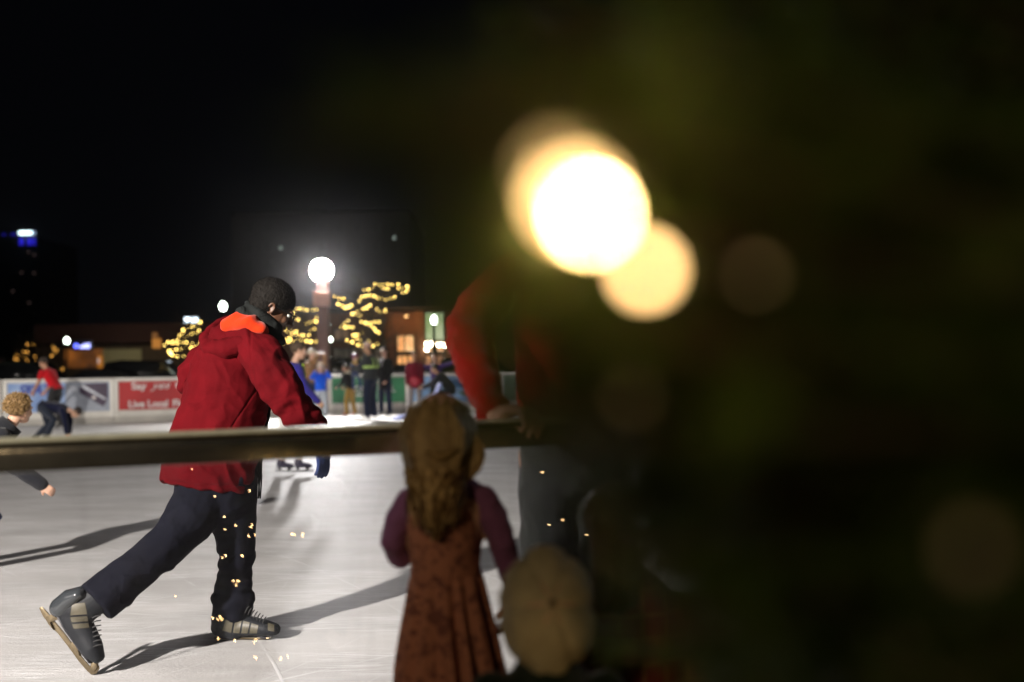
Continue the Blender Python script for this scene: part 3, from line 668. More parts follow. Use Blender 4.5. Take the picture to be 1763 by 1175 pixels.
    for i in vs:
        v = me.vertices[i]; p = v.co+off; n = v.normal; tw = Vector((rnd.gauss(0, 1), rnd.gauss(0, 1), rnd.gauss(0, 1)))*.002
        q1 = p+n*.002+tw; q2 = p+n*.0035+tw*-.6
        cu.tube([(p, .0007), (q1, .0007), (q2, .0004)], 3, round_=False)
    obj('curls', cu, hm, ho)
    # glasses
    g = MB(); gt = thing_part('glasses', t)
    for q in (1, -1):
        obj('temple', MB().tube([(Lh(q*.082, -.015, .014), .0022), (Lh(q*.080, .05, .013), .0022), (Lh(q*.068, .100, .012), .0028)], 6), mat('black_frame', (.01, .01, .01), .25), gt)
        pts = []
        for k in range(17):
            an = 2*math.pi*k/16; pts.append((Lh(q*(.036+.027*math.cos(an)), .104-.010*abs(math.cos(an)) if False else .104-.25*max(0, .036+.027*math.cos(an)-.04), -.002+.019*math.sin(an)), .0018))
        obj('rim', MB().tube(pts, 6), mat('black_frame', (.01, .01, .01), .25), gt)
        pl = [Lh(q*(.036+.026*math.cos(2*math.pi*k/20)), .103-.25*max(0, .036+.026*math.cos(2*math.pi*k/20)-.04), -.002+.018*math.sin(2*math.pi*k/20)) for k in range(20)]
        lm = mat('lens_glint', (.55, .6, .7), .12, metal=.0, var=.02, coat=1)
        ln = MB(); ln.prism(pl, Mh @ Vector((0, .0012, 0))); obj('lens', ln, glass_mat(), gt)
    obj('bridge', MB().tube([(Lh(-.010, .106, .004), .0016), (Lh(.010, .106, .004), .0016)], 6), mat('black_frame', (.01, .01, .01), .25), gt)
    # scarf
    sc = MB()
    px_tube(sc, [(412, 552, 4.47, 14, .07), (428, 542, 4.46, 23, .085), (448, 552, 4.45, 27, .09), (464, 568, 4.46, 24, .085), (475, 582, 4.47, 15, .07), (482, 592, 4.48, 9, .05)])
    sm_ = cloth('black_knit_scarf', (.013, .0145, .0145), sheen=0, bump=.004, bscale=220, folds=.012, fscale=18)
    so = obj('scarf', sc, sm_, t, remesh=.0055, smooth_it=2, disp=lambda p: .006*math.sin((p.x*.6+p.z*.8)*110+2*mnoise.noise(p*14)))
    tl = MB(); px_tube(tl, [(470, 590, 4.56, 14, .012), (462, 660, 4.62, 15, .012), (447, 740, 4.60, 14, .010), (440, 790, 4.60, 13, .010), (440, 822, 4.60, 12, .009)], 10)
    obj('scarf_end', tl, sm_, so, remesh=.006, smooth_it=1)
    fr = MB(); rnd = random.Random(8)
    for k in range(9):
        x = 429+k*2.7; x2 = x+rnd.uniform(-3, 3); px_tube(fr, [(x, 818, 4.60, 1.5, .004), ((x+x2)/2+rnd.uniform(-1, 1), 838, 4.60, 1.3, .0035), (x2, 860-rnd.random()*6, 4.60, 1.5, .004)], 6)
    obj('fringe', fr, sm_, so)
    # glove
    gl = MB(); add_hand(gl, P(553, 768, 4.33), P(557, 800, 4.33)-P(553, 768, 4.33), Vector((-.5, .4, 0)), s=.92, curl=.22, side=-1, rad=.0105)
    gl.tube([(P(549, 752, 4.33), .034), (P(553, 772, 4.33), .031)], 12)
    obj('glove', gl, cloth('blue_glove', (.02, .035, .11), folds=.004), t, remesh=.0045, smooth_it=1)
    # skates
    bm_ = boot_material()
    fb = MB()
    px_tube(fb, [(399, 1030, 4.55, 31, .058), (398, 1050, 4.55, 32, .058), (396, 1070, 4.55, 33, .052), (392, 1085, 4.55, 29, .046)])
    fb.tube([(P(378, 1080, 4.56), 17*mpp(4.56), .042), (P(405, 1078, 4.55), 19*mpp(4.55), .047), (P(435, 1078, 4.54), 16*mpp(4.55), .048), (P(460, 1082, 4.53), 13*mpp(4.55), .045), (P(473, 1084, 4.53), 10.5*mpp(4.55), .038)], 16)
    s1 = obj('ice_skate', fb, bm_, t, remesh=.005, smooth_it=2)
    skate_trim(s1, True, [P(425, 1050, 4.50), P(455, 1068, 4.49)], (0, 1, 0))
    holder = MB()
    for (a, c) in ((P(382, 1094, 4.55), P(384, 1100, 4.55)), (P(452, 1094, 4.54), P(450, 1100, 4.54))):
        holder.tube([(a, .024, .018), (c, .03, .006)], 8, round_=False)
    hp = mat('dark_plastic', (.03, .03, .035), .4); st = mat('brass_toned_steel', (.24, .19, .12), .35, metal=1, var=.12, vscale=30)
    obj('blade_holder', holder, hp, s1)
    bl_ = MB(); bl_.prism([P(369, 1097.5, 4.55), P(368, 1100, 4.55), P(374, 1102.5, 4.55), P(462, 1101.5, 4.53), P(470, 1097, 4.53), P(464, 1098, 4.53)], (0, .004, 0)); obj('blade', bl_, st, s1)
    # rear boot
    rb = MB()
    px_tube(rb, [(168, 1030, 4.06, 27, .052), (148, 1042, 4.05, 30, .052), (126, 1052, 4.04, 28, .048), (113, 1050, 4.04, 20, .042)])
    px_tube(rb, [(112, 1040, 4.04, 17, .040), (128, 1064, 4.04, 25, .046), (146, 1094, 4.04, 22, .046), (160, 1118, 4.03, 18, .044), (168, 1131, 4.03, 12, .036)])
    s2 = obj('ice_skate', rb, bm_, t, remesh=.005, smooth_it=2)
    blp = [(67, 1047), (72, 1045), (80, 1053), (98, 1075), (112, 1092), (128, 1114), (145, 1137), (158, 1151), (166, 1152), (170, 1146), (171, 1152), (166, 1160), (158, 1163), (150, 1156), (136, 1140), (118, 1115), (100, 1092), (84, 1075), (74, 1062)]
    mb = MB(); mb.prism([P(x, y, 4.035) for x, y in blp], (0, .005, 0)); obj('blade', mb, st, s2, bevel=.0015)
    hh = MB()
    for pl in ([(82, 1062), (104, 1048), (112, 1062), (90, 1070), (96, 1084), (86, 1072)], [(122, 1110), (131, 1098), (146, 1112), (138, 1117), (141, 1128), (132, 1120)], [(158, 1152), (160, 1138), (170, 1140), (170, 1148), (165, 1156)]):
        hh.prism([P(x, y, 4.045) for x, y in pl], (0, -.02, 0))
    obj('blade_holder', hh, st, s2, bevel=.002)
    pl = MB(); pl.tube([(P(98, 1046, 4.04), .010, .034), (P(118, 1082, 4.04), .009, .036), (P(140, 1112, 4.04), .009, .036), (P(158, 1138, 4.04), .008, .03)], 12); obj('sole', pl, hp, s2)
    hc_ = MB(); px_tube(hc_, [(103, 1047, 4.03, 18, .043), (122, 1030, 4.03, 17, .050), (140, 1021, 4.03, 12, .052)], 16); obj('heel_counter', hc_, mat('shiny_grey_leather', (.03, .034, .038), .22, var=.3, coat=.5), s2, remesh=.005, smooth_it=2)
    skate_trim(s2, False, [P(166, 1062, 3.995), P(168, 1112, 3.99)], (0, 1, 0))
    return t
def thing_part(name, parent):
    o = bpy.data.objects.new(name, None); COL.objects.link(o); o.parent = parent; return o
def glass_mat():
    if 'lens_glass' in MATS: return MATS['lens_glass']
    m = bpy.data.materials.new('lens_glass'); m.use_nodes = True; MATS['lens_glass'] = m; N = m.node_tree.nodes; L = m.node_tree.links
    N.remove(N['Principled BSDF']); a = N.new('ShaderNodeBsdfTransparent'); g = N.new('ShaderNodeBsdfGlossy'); g.inputs[1].default_value = .15; mx = N.new('ShaderNodeMixShader'); mx.inputs[0].default_value = .25
    L.new(a.outputs[0], mx.inputs[1]); L.new(g.outputs[0], mx.inputs[2]); L.new(mx.outputs[0], N['Material Output'].inputs[0]); return m
def boot_material():
    m = bpy.data.materials.new('black_khaki_boot'); m.use_nodes = True; N = m.node_tree.nodes; L = m.node_tree.links; b = N['Principled BSDF']
    b.inputs['Roughness'].default_value = .6; b.inputs['Specular IOR Level'].default_value = .25
    n = N.new('ShaderNodeTexNoise'); n.inputs['Scale'].default_value = 25; tc = N.new('ShaderNodeTexCoord'); L.new(tc.outputs['Object'], n.inputs[0])
    r = N.new('ShaderNodeValToRGB'); r.color_ramp.elements[0].color = (.005, .006, .008, 1); r.color_ramp.elements[1].color = (.018, .020, .024, 1); L.new(n.outputs[0], r.inputs[0]); L.new(r.outputs[0], b.inputs['Base Color'])
    bp = N.new('ShaderNodeBump'); bp.inputs['Strength'].default_value = .4; bp.inputs['Distance'].default_value = .003; L.new(n.outputs[0], bp.inputs['Height']); L.new(bp.outputs[0], b.inputs['Normal'])
    return m
def surf_patch(parent, name, quad_px, Y, m, nx=8, ny=6, lift=.0022):
    """a panel laid on the boot: pixel quad ray-cast onto the boot surface, given thickness"""
    me = parent.data; off = wloc(parent); bm = bmesh.new(); bm.from_mesh(me)
    from mathutils.bvhtree import BVHTree
    tr = BVHTree.FromBMesh(bm); bm.free(); vs = []; ok = {}
    for j in range(ny+1):
        for i in range(nx+1):
            u, v = i/nx, j/ny; x = (quad_px[0][0]*(1-u)+quad_px[1][0]*u)*(1-v)+(quad_px[3][0]*(1-u)+quad_px[2][0]*u)*v
            y = (quad_px[0][1]*(1-u)+quad_px[1][1]*u)*(1-v)+(quad_px[3][1]*(1-u)+quad_px[2][1]*u)*v
            p = P(x, y, Y-.25)-off; d = (P(x, y, Y)-P(x, y, Y-.25)).normalized()
            hit, nn, _, _ = tr.ray_cast(p, d, 1.0)
            if hit is None: ok[(i, j)] = None
            else: ok[(i, j)] = len(vs); vs.append(hit+off-d*lift); vs.append(hit+off+d*.003)
    mb = MB(); fs = []
    for j in range(ny):
        for i in range(nx):
            q = [ok[(i, j)], ok[(i+1, j)], ok[(i+1, j+1)], ok[(i, j+1)]]
            if None in q: continue
            fs.append(tuple(q))
    if not fs: return None
    mb.add(vs, fs); return obj(name, mb, m, parent)
def skate_trim(s, front, lace, _n):
    kh = mat('khaki_leather', (.085, .075, .05), .5, var=.2, vscale=40, bump=.0008)
    if front:
        quads = [[(388, 1068), (402, 1066), (398, 1090), (383, 1086)], [(405, 1066), (416, 1068), (412, 1091), (401, 1090)], [(419, 1069), (430, 1072), (426, 1091), (415, 1091)], [(433, 1073), (445, 1077), (442, 1091), (429, 1091)], [(461, 1072), (472, 1076), (472, 1088), (461, 1086)],
                 [(404, 1036), (410, 1036), (410, 1041), (404, 1041)], [(404, 1048), (410, 1048), (410, 1053), (404, 1053)]]
        Y = 4.55
    else:
        quads = [[(124, 1040), (146, 1038), (150, 1058), (121, 1060)], [(121, 1063), (150, 1061), (152, 1070), (123, 1072)], [(124, 1075), (152, 1073), (154, 1081), (127, 1083)]]
        Y = 4.04
    for q in quads: surf_patch(s, 'side_panel', q, Y, kh)
    ls = mat('black_lace', (.02, .02, .02), .8)
    rnd = random.Random(3)
    for k in range(7):
        a = lace[0].lerp(lace[1], k/6); dd = Vector((.008, .0, .014)) if Y > 4.3 else Vector((.016, 0, .004))
        obj('lace', MB().tube([(a-dd, .0026), (a+Vector((0, -.004, .003)), .003), (a+dd, .0026)], 6), ls, s)
main_skater()

# ------------------------------------------------------------------ man in the red sweater at the rail
def px_leg(mb, pts, n=16): px_tube(mb, pts, n)
def red_man():
    Y0 = 2.86; b0 = P(990, 700, Y0)
    t = thing('person', 'tall man in a bright red sweater resting his hand on the rail', 'person', (b0.x, b0.y, 0))
    rm = cloth('bright_red_knit', (.36, .006, .006), bump=.001, bscale=900, folds=.006, fscale=10)
    j = MB()
    px_tube(j, [(985, 760, Y0, 92, .14), (985, 700, Y0, 94, .14), (985, 620, Y0, 97, .15), (985, 540, Y0, 103, .15), (984, 470, Y0, 100, .14), (984, 430, Y0, 80, .11), (985, 405, Y0, 42, .08)], 24, round_=False)
    px_tube(j, [(915, 455, Y0, 40, .085), (870, 490, Y0, 40, .078), (825, 535, 2.80, 42, .072), (806, 575, 2.72, 40, .068), (815, 620, 2.62, 37, .062), (832, 665, 2.52, 33, .052), (846, 705, 2.45, 27, .044)])
    px_tube(j, [(1060, 460, Y0, 40, .085), (1110, 540, Y0, 38, .07), (1120, 640, 2.75, 34, .06), (1100, 710, 2.6, 26, .045)])
    el_ = P(806, 575, 2.72); f0_ = fold(13, .007, 1.0, (1, 1, 1.6))
    def sw(p):
        e_ = max(0, 1-(p-el_).length/.20); c_ = max(0, 1-(p-P(846, 700, 2.45)).length/.12)
        return f0_(p)+.008*(e_+c_)*math.sin(p.z*85+p.x*40+3*mnoise.noise(p*8))
    obj('sweater', j, rm, t, remesh=.006, smooth_it=3, disp=sw)
    b = MB(); hc = P(990, 320, Y0); add = add_head(b, hc, (-.35, .9, -.25), (0, 0, 1), 1.02)
    b.tube([(P(985, 440, Y0), .07), (P(987, 360, Y0), .058)], 12)
    b.tube([(P(920, 455, Y0), .05), (P(820, 560, 2.78), .045), (P(852, 712, 2.44), .028), (P(860, 722, 2.42), .026)], 12)
    b.tube([(P(1060, 460, Y0), .05), (P(1110, 560, 2.85), .04), (P(1100, 722, 2.55), .028)], 12)
    ht = CH-0.129
    w = P(858, 716, 2.45); w.z = ht+.028
    d = Vector((.55, -.42, -.02)).normalized()
    add_hand(b, w, d, (0.05, -.1, -1), s=1.0, curl=.50, side=-1, rad=.009, thumb=.5)
    w2 = P(1100, 722, 2.52); add_hand(b, w2, Vector((.3, -.6, 0)), (0, -.1, -1), s=1.0, curl=.5, side=1)
    for lx in (940, 1035):
        b.tube([(P(lx, 780, Y0), .08), (P(lx+4, 1000, Y0), .055), (P(lx+6, 1290, Y0), .04)], 10)
    obj('body', b, skin_mat('light'), t, remesh=.005, smooth_it=1)
    eyes(t, add[0], add[1], 1.02)
    obj('hair', MB().ell(add[0](0, -.03, .05), (.088, .094, .09), add[1]), mat('brown_hair', (.05, .03, .015), .8, bump=.003, bscale=150), t, remesh=.007, smooth_it=1, disp=lambda p: .004*mnoise.noise(p*70))
    tr = MB()
    px_tube(tr, [(986, 735, Y0, 88, .135), (986, 790, Y0, 94, .14)], 20)
    for lx in (941, 1033):
        px_tube(tr, [(lx, 780, Y0, 50, .11), (lx+2, 900, Y0, 47, .10), (lx+3, 1030, Y0, 42, .085), (lx+4, 1180, Y0, 40, .08), (lx+4, 1300, Y0, 38, .075)], 18, round_=False)
    obj('trousers', tr, cloth('grey_green_trousers', (.028, .031, .027), folds=.014), t, remesh=.009, smooth_it=3, disp=fold(10, .010, 6))
    bt = mat('boot_black', (.02, .02, .025), .5, bump=.001)
    for lx in (941, 1033):
        an = P(lx+4, 1300, Y0); hl = Vector((an.x, an.y-.06, .09)); skate(t, Vector((an.x, an.y, .24)), hl, hl+Vector((0, .26, 0)), 1.0, bt)
red_man()

# ------------------------------------------------------------------ girl in the rust dress (foreground, back to us)
def strand_hair(name, parent, curves, m, r0=.0022, n=4):
    mb = MB()
    for c in curves:
        k = len(c); mb.tube([(p, r0*(1 if i < k-2 else .6)) for i, p in enumerate(c)], n, round_=False)
    return obj(name, mb, m, parent)
def girl():
    Y0 = 2.12; b0 = P(765, 900, Y0)
    t = thing('girl', 'girl with long fair hair in a rust pinafore dress and purple sleeves', 'girl', (b0.x, b0.y, 0))
    sm = skin_mat('light'); b = MB(); hc = P(757, 752, Y0+.01); Lh, Mh = add_head(b, hc, (-.12, .99, .02), (0, 0, 1), .80)
    b.tube([(P(760, 860, Y0), .035), (P(758, 810, Y0), .034)], 10)
    b.tube([(P(768, 1000, Y0), .07, .06), (P(765, 870, Y0), .09, .06)], 12)
    for (pts) in ([(700, 868, Y0), (678, 945, Y0), (700, 930, 2.22)], [(835, 868, Y0), (868, 950, Y0), (884, 1010, 2.16)]):
        b.tube([(P(*p), .026-.005*i) for i, p in enumerate(pts)], 10)
    add_hand(b, P(702, 925, 2.20), (0.1, .3, .9), (.4, .9, 0), s=.68, curl=.4, side=-1, rad=.011)
    add_hand(b, P(880, 1022, 2.16), (-.15, .1, -1), (-1, .1, 0), s=.68, curl=.3, side=1, rad=.011)
    for lx in (745, 790):
        b.tube([(P(lx, 1010, Y0), .055), (P(lx, 1300, Y0), .038), (P(lx, 1580, Y0), .026)], 10)
    obj('body', b, sm, t, remesh=.006, smooth_it=1); eyes(t, Lh, Mh, .80)
    for lx in (745, 790):
        an = P(lx, 1575, Y0); mb = MB(); mb.tube([(Vector((an.x, an.y-.04, .035)), .03), (Vector((an.x, an.y+.12, .03)), .028)], 10); mb.tube([(Vector((an.x, an.y, .04)), .034), (Vector((an.x, an.y, .16)), .034)], 10)
        obj('boot', mb, mat('brown_leather', (.06, .03, .015), .5), t, remesh=.008, smooth_it=1)
    pur = cloth('purple_jersey', (.24, .10, .21), folds=.005, fscale=16)
    s = MB()
    px_tube(s, [(705, 862, Y0, 22, .032), (688, 895, Y0, 23, .034), (678, 935, Y0, 23, .034), (686, 958, Y0+.02, 20, .032), (702, 938, Y0+.08, 14, .026)], 14)
    px_tube(s, [(830, 860, Y0, 26, .034), (850, 895, Y0, 25, .036), (864, 935, Y0, 23, .034), (876, 980, Y0+.02, 19, .030), (884, 1012, Y0+.04, 14, .022)], 14)
    px_tube(s, [(765, 850, Y0, 66, .050), (765, 900, Y0, 62, .058)], 16)
    obj('sleeves', s, pur, t, remesh=.006, smooth_it=2, disp=fold(26, .004, 2))
    # dress material: rust ground with small dark floral sprigs
    m = bpy.data.materials.new('rust_floral_cotton'); m.use_nodes = True; N = m.node_tree.nodes; L = m.node_tree.links; pb = N['Principled BSDF']; pb.inputs['Roughness'].default_value = .9
    pb.inputs['Specular IOR Level'].default_value = .15
    tc = N.new('ShaderNodeTexCoord'); vo = N.new('ShaderNodeTexNoise'); vo.inputs['Scale'].default_value = 38; vo.inputs['Detail'].default_value = 4; vo.inputs['Distortion'].default_value = 1.2; L.new(tc.outputs['Object'], vo.inputs['Vector'])
    ns = N.new('ShaderNodeTexNoise'); ns.inputs['Scale'].default_value = 60; L.new(tc.outputs['Object'], ns.inputs[0])
    ad = N.new('ShaderNodeMath'); ad.operation = 'MULTIPLY_ADD'; L.new(ns.outputs[0], ad.inputs[0]); ad.inputs[1].default_value = .15; L.new(vo.outputs['Fac'], ad.inputs[2])
    r = N.new('ShaderNodeValToRGB'); r.color_ramp.elements[0].position = .50; r.color_ramp.elements[0].color = (.22, .09, .07, 1); r.color_ramp.elements[1].position = .57; r.color_ramp.elements[1].color = (.46, .20, .13, 1)
    L.new(ad.outputs[0], r.inputs[0]); L.new(r.outputs[0], pb.inputs['Base Color'])
    bo = MB(); px_tube(bo, [(768, 990, Y0, 60, .078), (766, 950, Y0, 61, .078), (764, 905, Y0, 64, .075), (763, 865, Y0, 62, .064), (762, 845, Y0, 48, .048)], 20, round_=False)
    obj('bodice', bo, m, t, remesh=.006, smooth_it=2, disp=fold(18, .003, 5))
    sk = MB(); n = 144; rows = 16; vs = []; fs = []
    for j in range(rows+1):
        v = j/rows; cy_ = 984+v*276; cx = 768+v*12; hw = (60+v**.8*40)*mpp(Y0); hd = .078+v*.055
        for i in range(n):
            th = 2*math.pi*i/n; pl = math.sin(th*15+3.2*mnoise.noise(Vector((math.cos(th)*1.4, math.sin(th)*1.4, v*.5))))*(.002+.011*min(1, v*1.6))*(1+.8*mnoise.noise(Vector((math.cos(th)*3, math.sin(th)*3, v))))+.004*math.sin(th*41+v*4)*v
            c = P(cx, cy_, Y0); vs.append(c+Vector(((hw+pl)*math.cos(th), (hd+pl)*math.sin(th), 0)))
    for j in range(rows):
        for i in range(n): fs.append((j*n+i, j*n+(i+1) % n, (j+1)*n+(i+1) % n, (j+1)*n+i))
    fs.append(tuple(range(n))); sk.add(vs, fs); obj('skirt', sk, m, t)
    # hair
    hm = mat('honey_blond_hair', (.30, .20, .085), .75, var=.45, vscale=120, bump=.002, bscale=300, spec=.1)
    hb = MB(); hb.ell(P(755, 742, Y0-.01), (.078, .082, .074), None, 26, 18)
    hb.tube([(P(755, 770, Y0-.025), .074, .055), (P(755, 815, Y0-.05), .062, .040), (P(751, 855, Y0-.07), .044, .028), (P(746, 890, Y0-.08), .024, .018)], 18)
    ho = obj('hair', hb, hm, t, remesh=.006, smooth_it=2, disp=lambda p: .003*math.sin(p.x*260+3*mnoise.noise(p*20)))
    rnd = random.Random(4); cs = []
    for k in range(620):
        a = rnd.uniform(-1.35, 1.35); top = P(752, 698, Y0-.0)
        tgt = 748+a*34*rnd.uniform(.3, 1)+rnd.gauss(0, 4); end = rnd.uniform(845, 938)-abs(a)*28
        sx = math.sin(a)*.082; sy = -math.cos(a)*.088
        c0 = P(755, 742, Y0-.01); w1, w2 = round(a*4)*1.7+rnd.uniform(-.3, .3), rnd.uniform(.002, .0045)
        pts = [top+Vector((sx*.25, sy*.25, .004)), c0+Vector((sx*.75, sy*.75, .052)), c0+Vector((sx*1.02, sy*1.02, 0)), c0+Vector((sx*.96, sy*1.0-.008, -.035)), c0+Vector((sx*.84, sy*1.0-.016, -.07))]
        e = P(tgt, end, Y0-.105+rnd.uniform(-.012, .02)); s_ = pts[-1]
        for q in range(1, 8):
            f_ = q/7; p = s_.lerp(e, f_); p.x += w2*math.sin(w1+f_*9); p.y += w2*.6*math.cos(w1+f_*8); pts.append(p)
        cs.append(pts)
    for k in range(46):   # loose waves on the right
        x0 = rnd.uniform(796, 808); pts = [P(x0-6, 735, Y0-.03)]
        amp = rnd.uniform(16, 34)
        for q in range(1, 9):
            f_ = q/8; pts.append(P(x0+amp*math.sin(f_*3.0)-10*f_, 740+f_*rnd.uniform(88, 96), Y0-.04-.02*f_))
        cs.append(pts)
    hms = [mat('pale_honey_strands', (.58, .42, .20), .5, var=.2, vscale=60, spec=.3), hm, mat('deep_honey_strands', (.11, .058, .022), .6, var=.3, vscale=60, spec=.2)]
    for q in range(3): strand_hair('strands', ho, cs[q::3], hms[q], r0=.0028)
    br = MB(); br.tube([(P(728, 776, Y0-.095), .006), (P(744, 784, Y0-.108), .009), (P(757, 787, Y0-.115), .011), (P(770, 784, Y0-.108), .009), (P(786, 775, Y0-.095), .006)], 8)
    obj('braid', br, hm, ho, disp=None)
girl()

# ------------------------------------------------------------------ toddler with the cap
def toddler():
    Y0 = 1.6; b0 = P(945, 1150, Y0); t = thing('boy', 'small boy seen from behind in a beige cap and dark jacket', 'boy', (b0.x, b0.y, 0))
    c = P(944, 1048, Y0)
    b = MB(); Lh, Mh = add_head(b, c+Vector((0, .03, -.01)), (-.05, .75, .66), (0, -.66, .75), .78, ears=False)
    b.tube([(P(945, 1150, Y0+.03), .036), (c+Vector((0, .02, -.05)), .036)], 10)
    b.tube([(P(945, 1235, Y0+.03), .065, .05), (P(945, 1340, Y0+.03), .075, .06)], 12)
    for q in (-1, 1):
        sh = P(945, 1195, Y0+.03)+Vector((q*.10, 0, 0)); b.tube([(sh, .024), (sh+Vector((q*.03, .02, -.13)), .02), (sh+Vector((q*.01, .10, -.20)), .016)], 8)
        add_hand(b, sh+Vector((q*.01, .10, -.20)), (0, .8, -.3), (-q, 0, 0), s=.6, curl=.4, side=q, rad=.012)
        b.tube([(Vector((b0.x+q*.05, Y0+.03, .36)), .05), (Vector((b0.x+q*.05, Y0+.04, .2)), .036), (Vector((b0.x+q*.05, Y0+.03, .05)), .026)], 8)
    obj('body', b, skin_mat('light'), t, remesh=.006, smooth_it=1); eyes(t, Lh, Mh, .78)
    # cap: crown with six stitched panels, button in the middle, brim beyond
    ax = Vector((.06, -.88, .32)).normalized(); rr = ax.cross(Vector((0, 0, 1))).normalized(); uu = rr.cross(ax)
    vs = []; fs = []; n = 60; k = 16
    for j in range(k+1):
        v = j/k*R(100)
        for i in range(n):
            th = 2*math.pi*i/n; seam = -.006*math.exp(-((((th/(2*math.pi)*6) % 1)-.5)*2)**2*0-(min((th/(2*math.pi)*6) % 1, 1-(th/(2*math.pi)*6) % 1)*14)**2)
            seam += .0010*math.cos(th*6+math.pi)*math.sin(v)+.0012*math.sin(th*23+3*mnoise.noise(Vector((math.cos(th), math.sin(th), v))))*math.sin(v*1.6); sq = 1+.05*mnoise.noise(Vector((math.cos(th)*3, math.sin(th)*3, v*3)))
            rad = math.sin(v)*sq
            vs.append(c+rr*(rad*.078*math.cos(th))+uu*(rad*.105*math.sin(th))+ax*((.085*math.cos(v))-.02)+(rr*math.cos(th)+uu*math.sin(th))*seam*math.sin(v)+ax*seam*math.cos(v))
    for j in range(k):
        for i in range(n): fs.append((j*n+i, j*n+(i+1) % n, (j+1)*n+(i+1) % n, (j+1)*n+i))
    cm = mat('beige_twill', (.34, .30, .19), .9, var=.18, vscale=30, bump=.0015, bscale=400, folds=.004, fscale=14)
    cp = obj('cap', MB().add(vs, fs), cm, t)
    obj('button', MB().ell(c+ax*.067, .006), mat('dark_beige_cloth', (.12, .09, .05), .9), cp)
    jm = cloth('bottle_green_jacket', (.010, .020, .012)); j = MB()
    px_tube(j, [(945, 1138, Y0+.02, 52, .062), (945, 1160, Y0+.03, 60, .07), (945, 1190, Y0+.03, 100, .085), (945, 1260, Y0+.03, 105, .09), (945, 1400, Y0+.03, 105, .095)], 18)
    for q in (-1, 1):
        sh = P(945, 1195, Y0+.03)+Vector((q*.095, 0, 0)); j.tube([(sh, .038), (sh+Vector((q*.03, .02, -.13)), .036), (sh+Vector((q*.01, .09, -.19)), .028)], 10)
    obj('jacket', j, jm, t, remesh=.007, smooth_it=2, disp=fold(18, .004, 1))
    tr = MB()
    for q in (-1, 1): tr.tube([(Vector((b0.x+q*.048, Y0+.03, .46)), .07), (Vector((b0.x+q*.052, Y0+.04, .22)), .055), (Vector((b0.x+q*.052, Y0+.03, .07)), .045)], 10)
    obj('trousers', tr, cloth('dark_denim', (.02, .025, .04)), t, remesh=.008, smooth_it=2)
    for q in (-1, 1): obj('shoe', MB().tube([(Vector((b0.x+q*.052, Y0, .03)), .032, .03), (Vector((b0.x+q*.055, Y0+.10, .025)), .03, .024)], 10, ref=(0, 0, 1)), mat('boot_black', (.02, .02, .025), .5), t)
toddler()
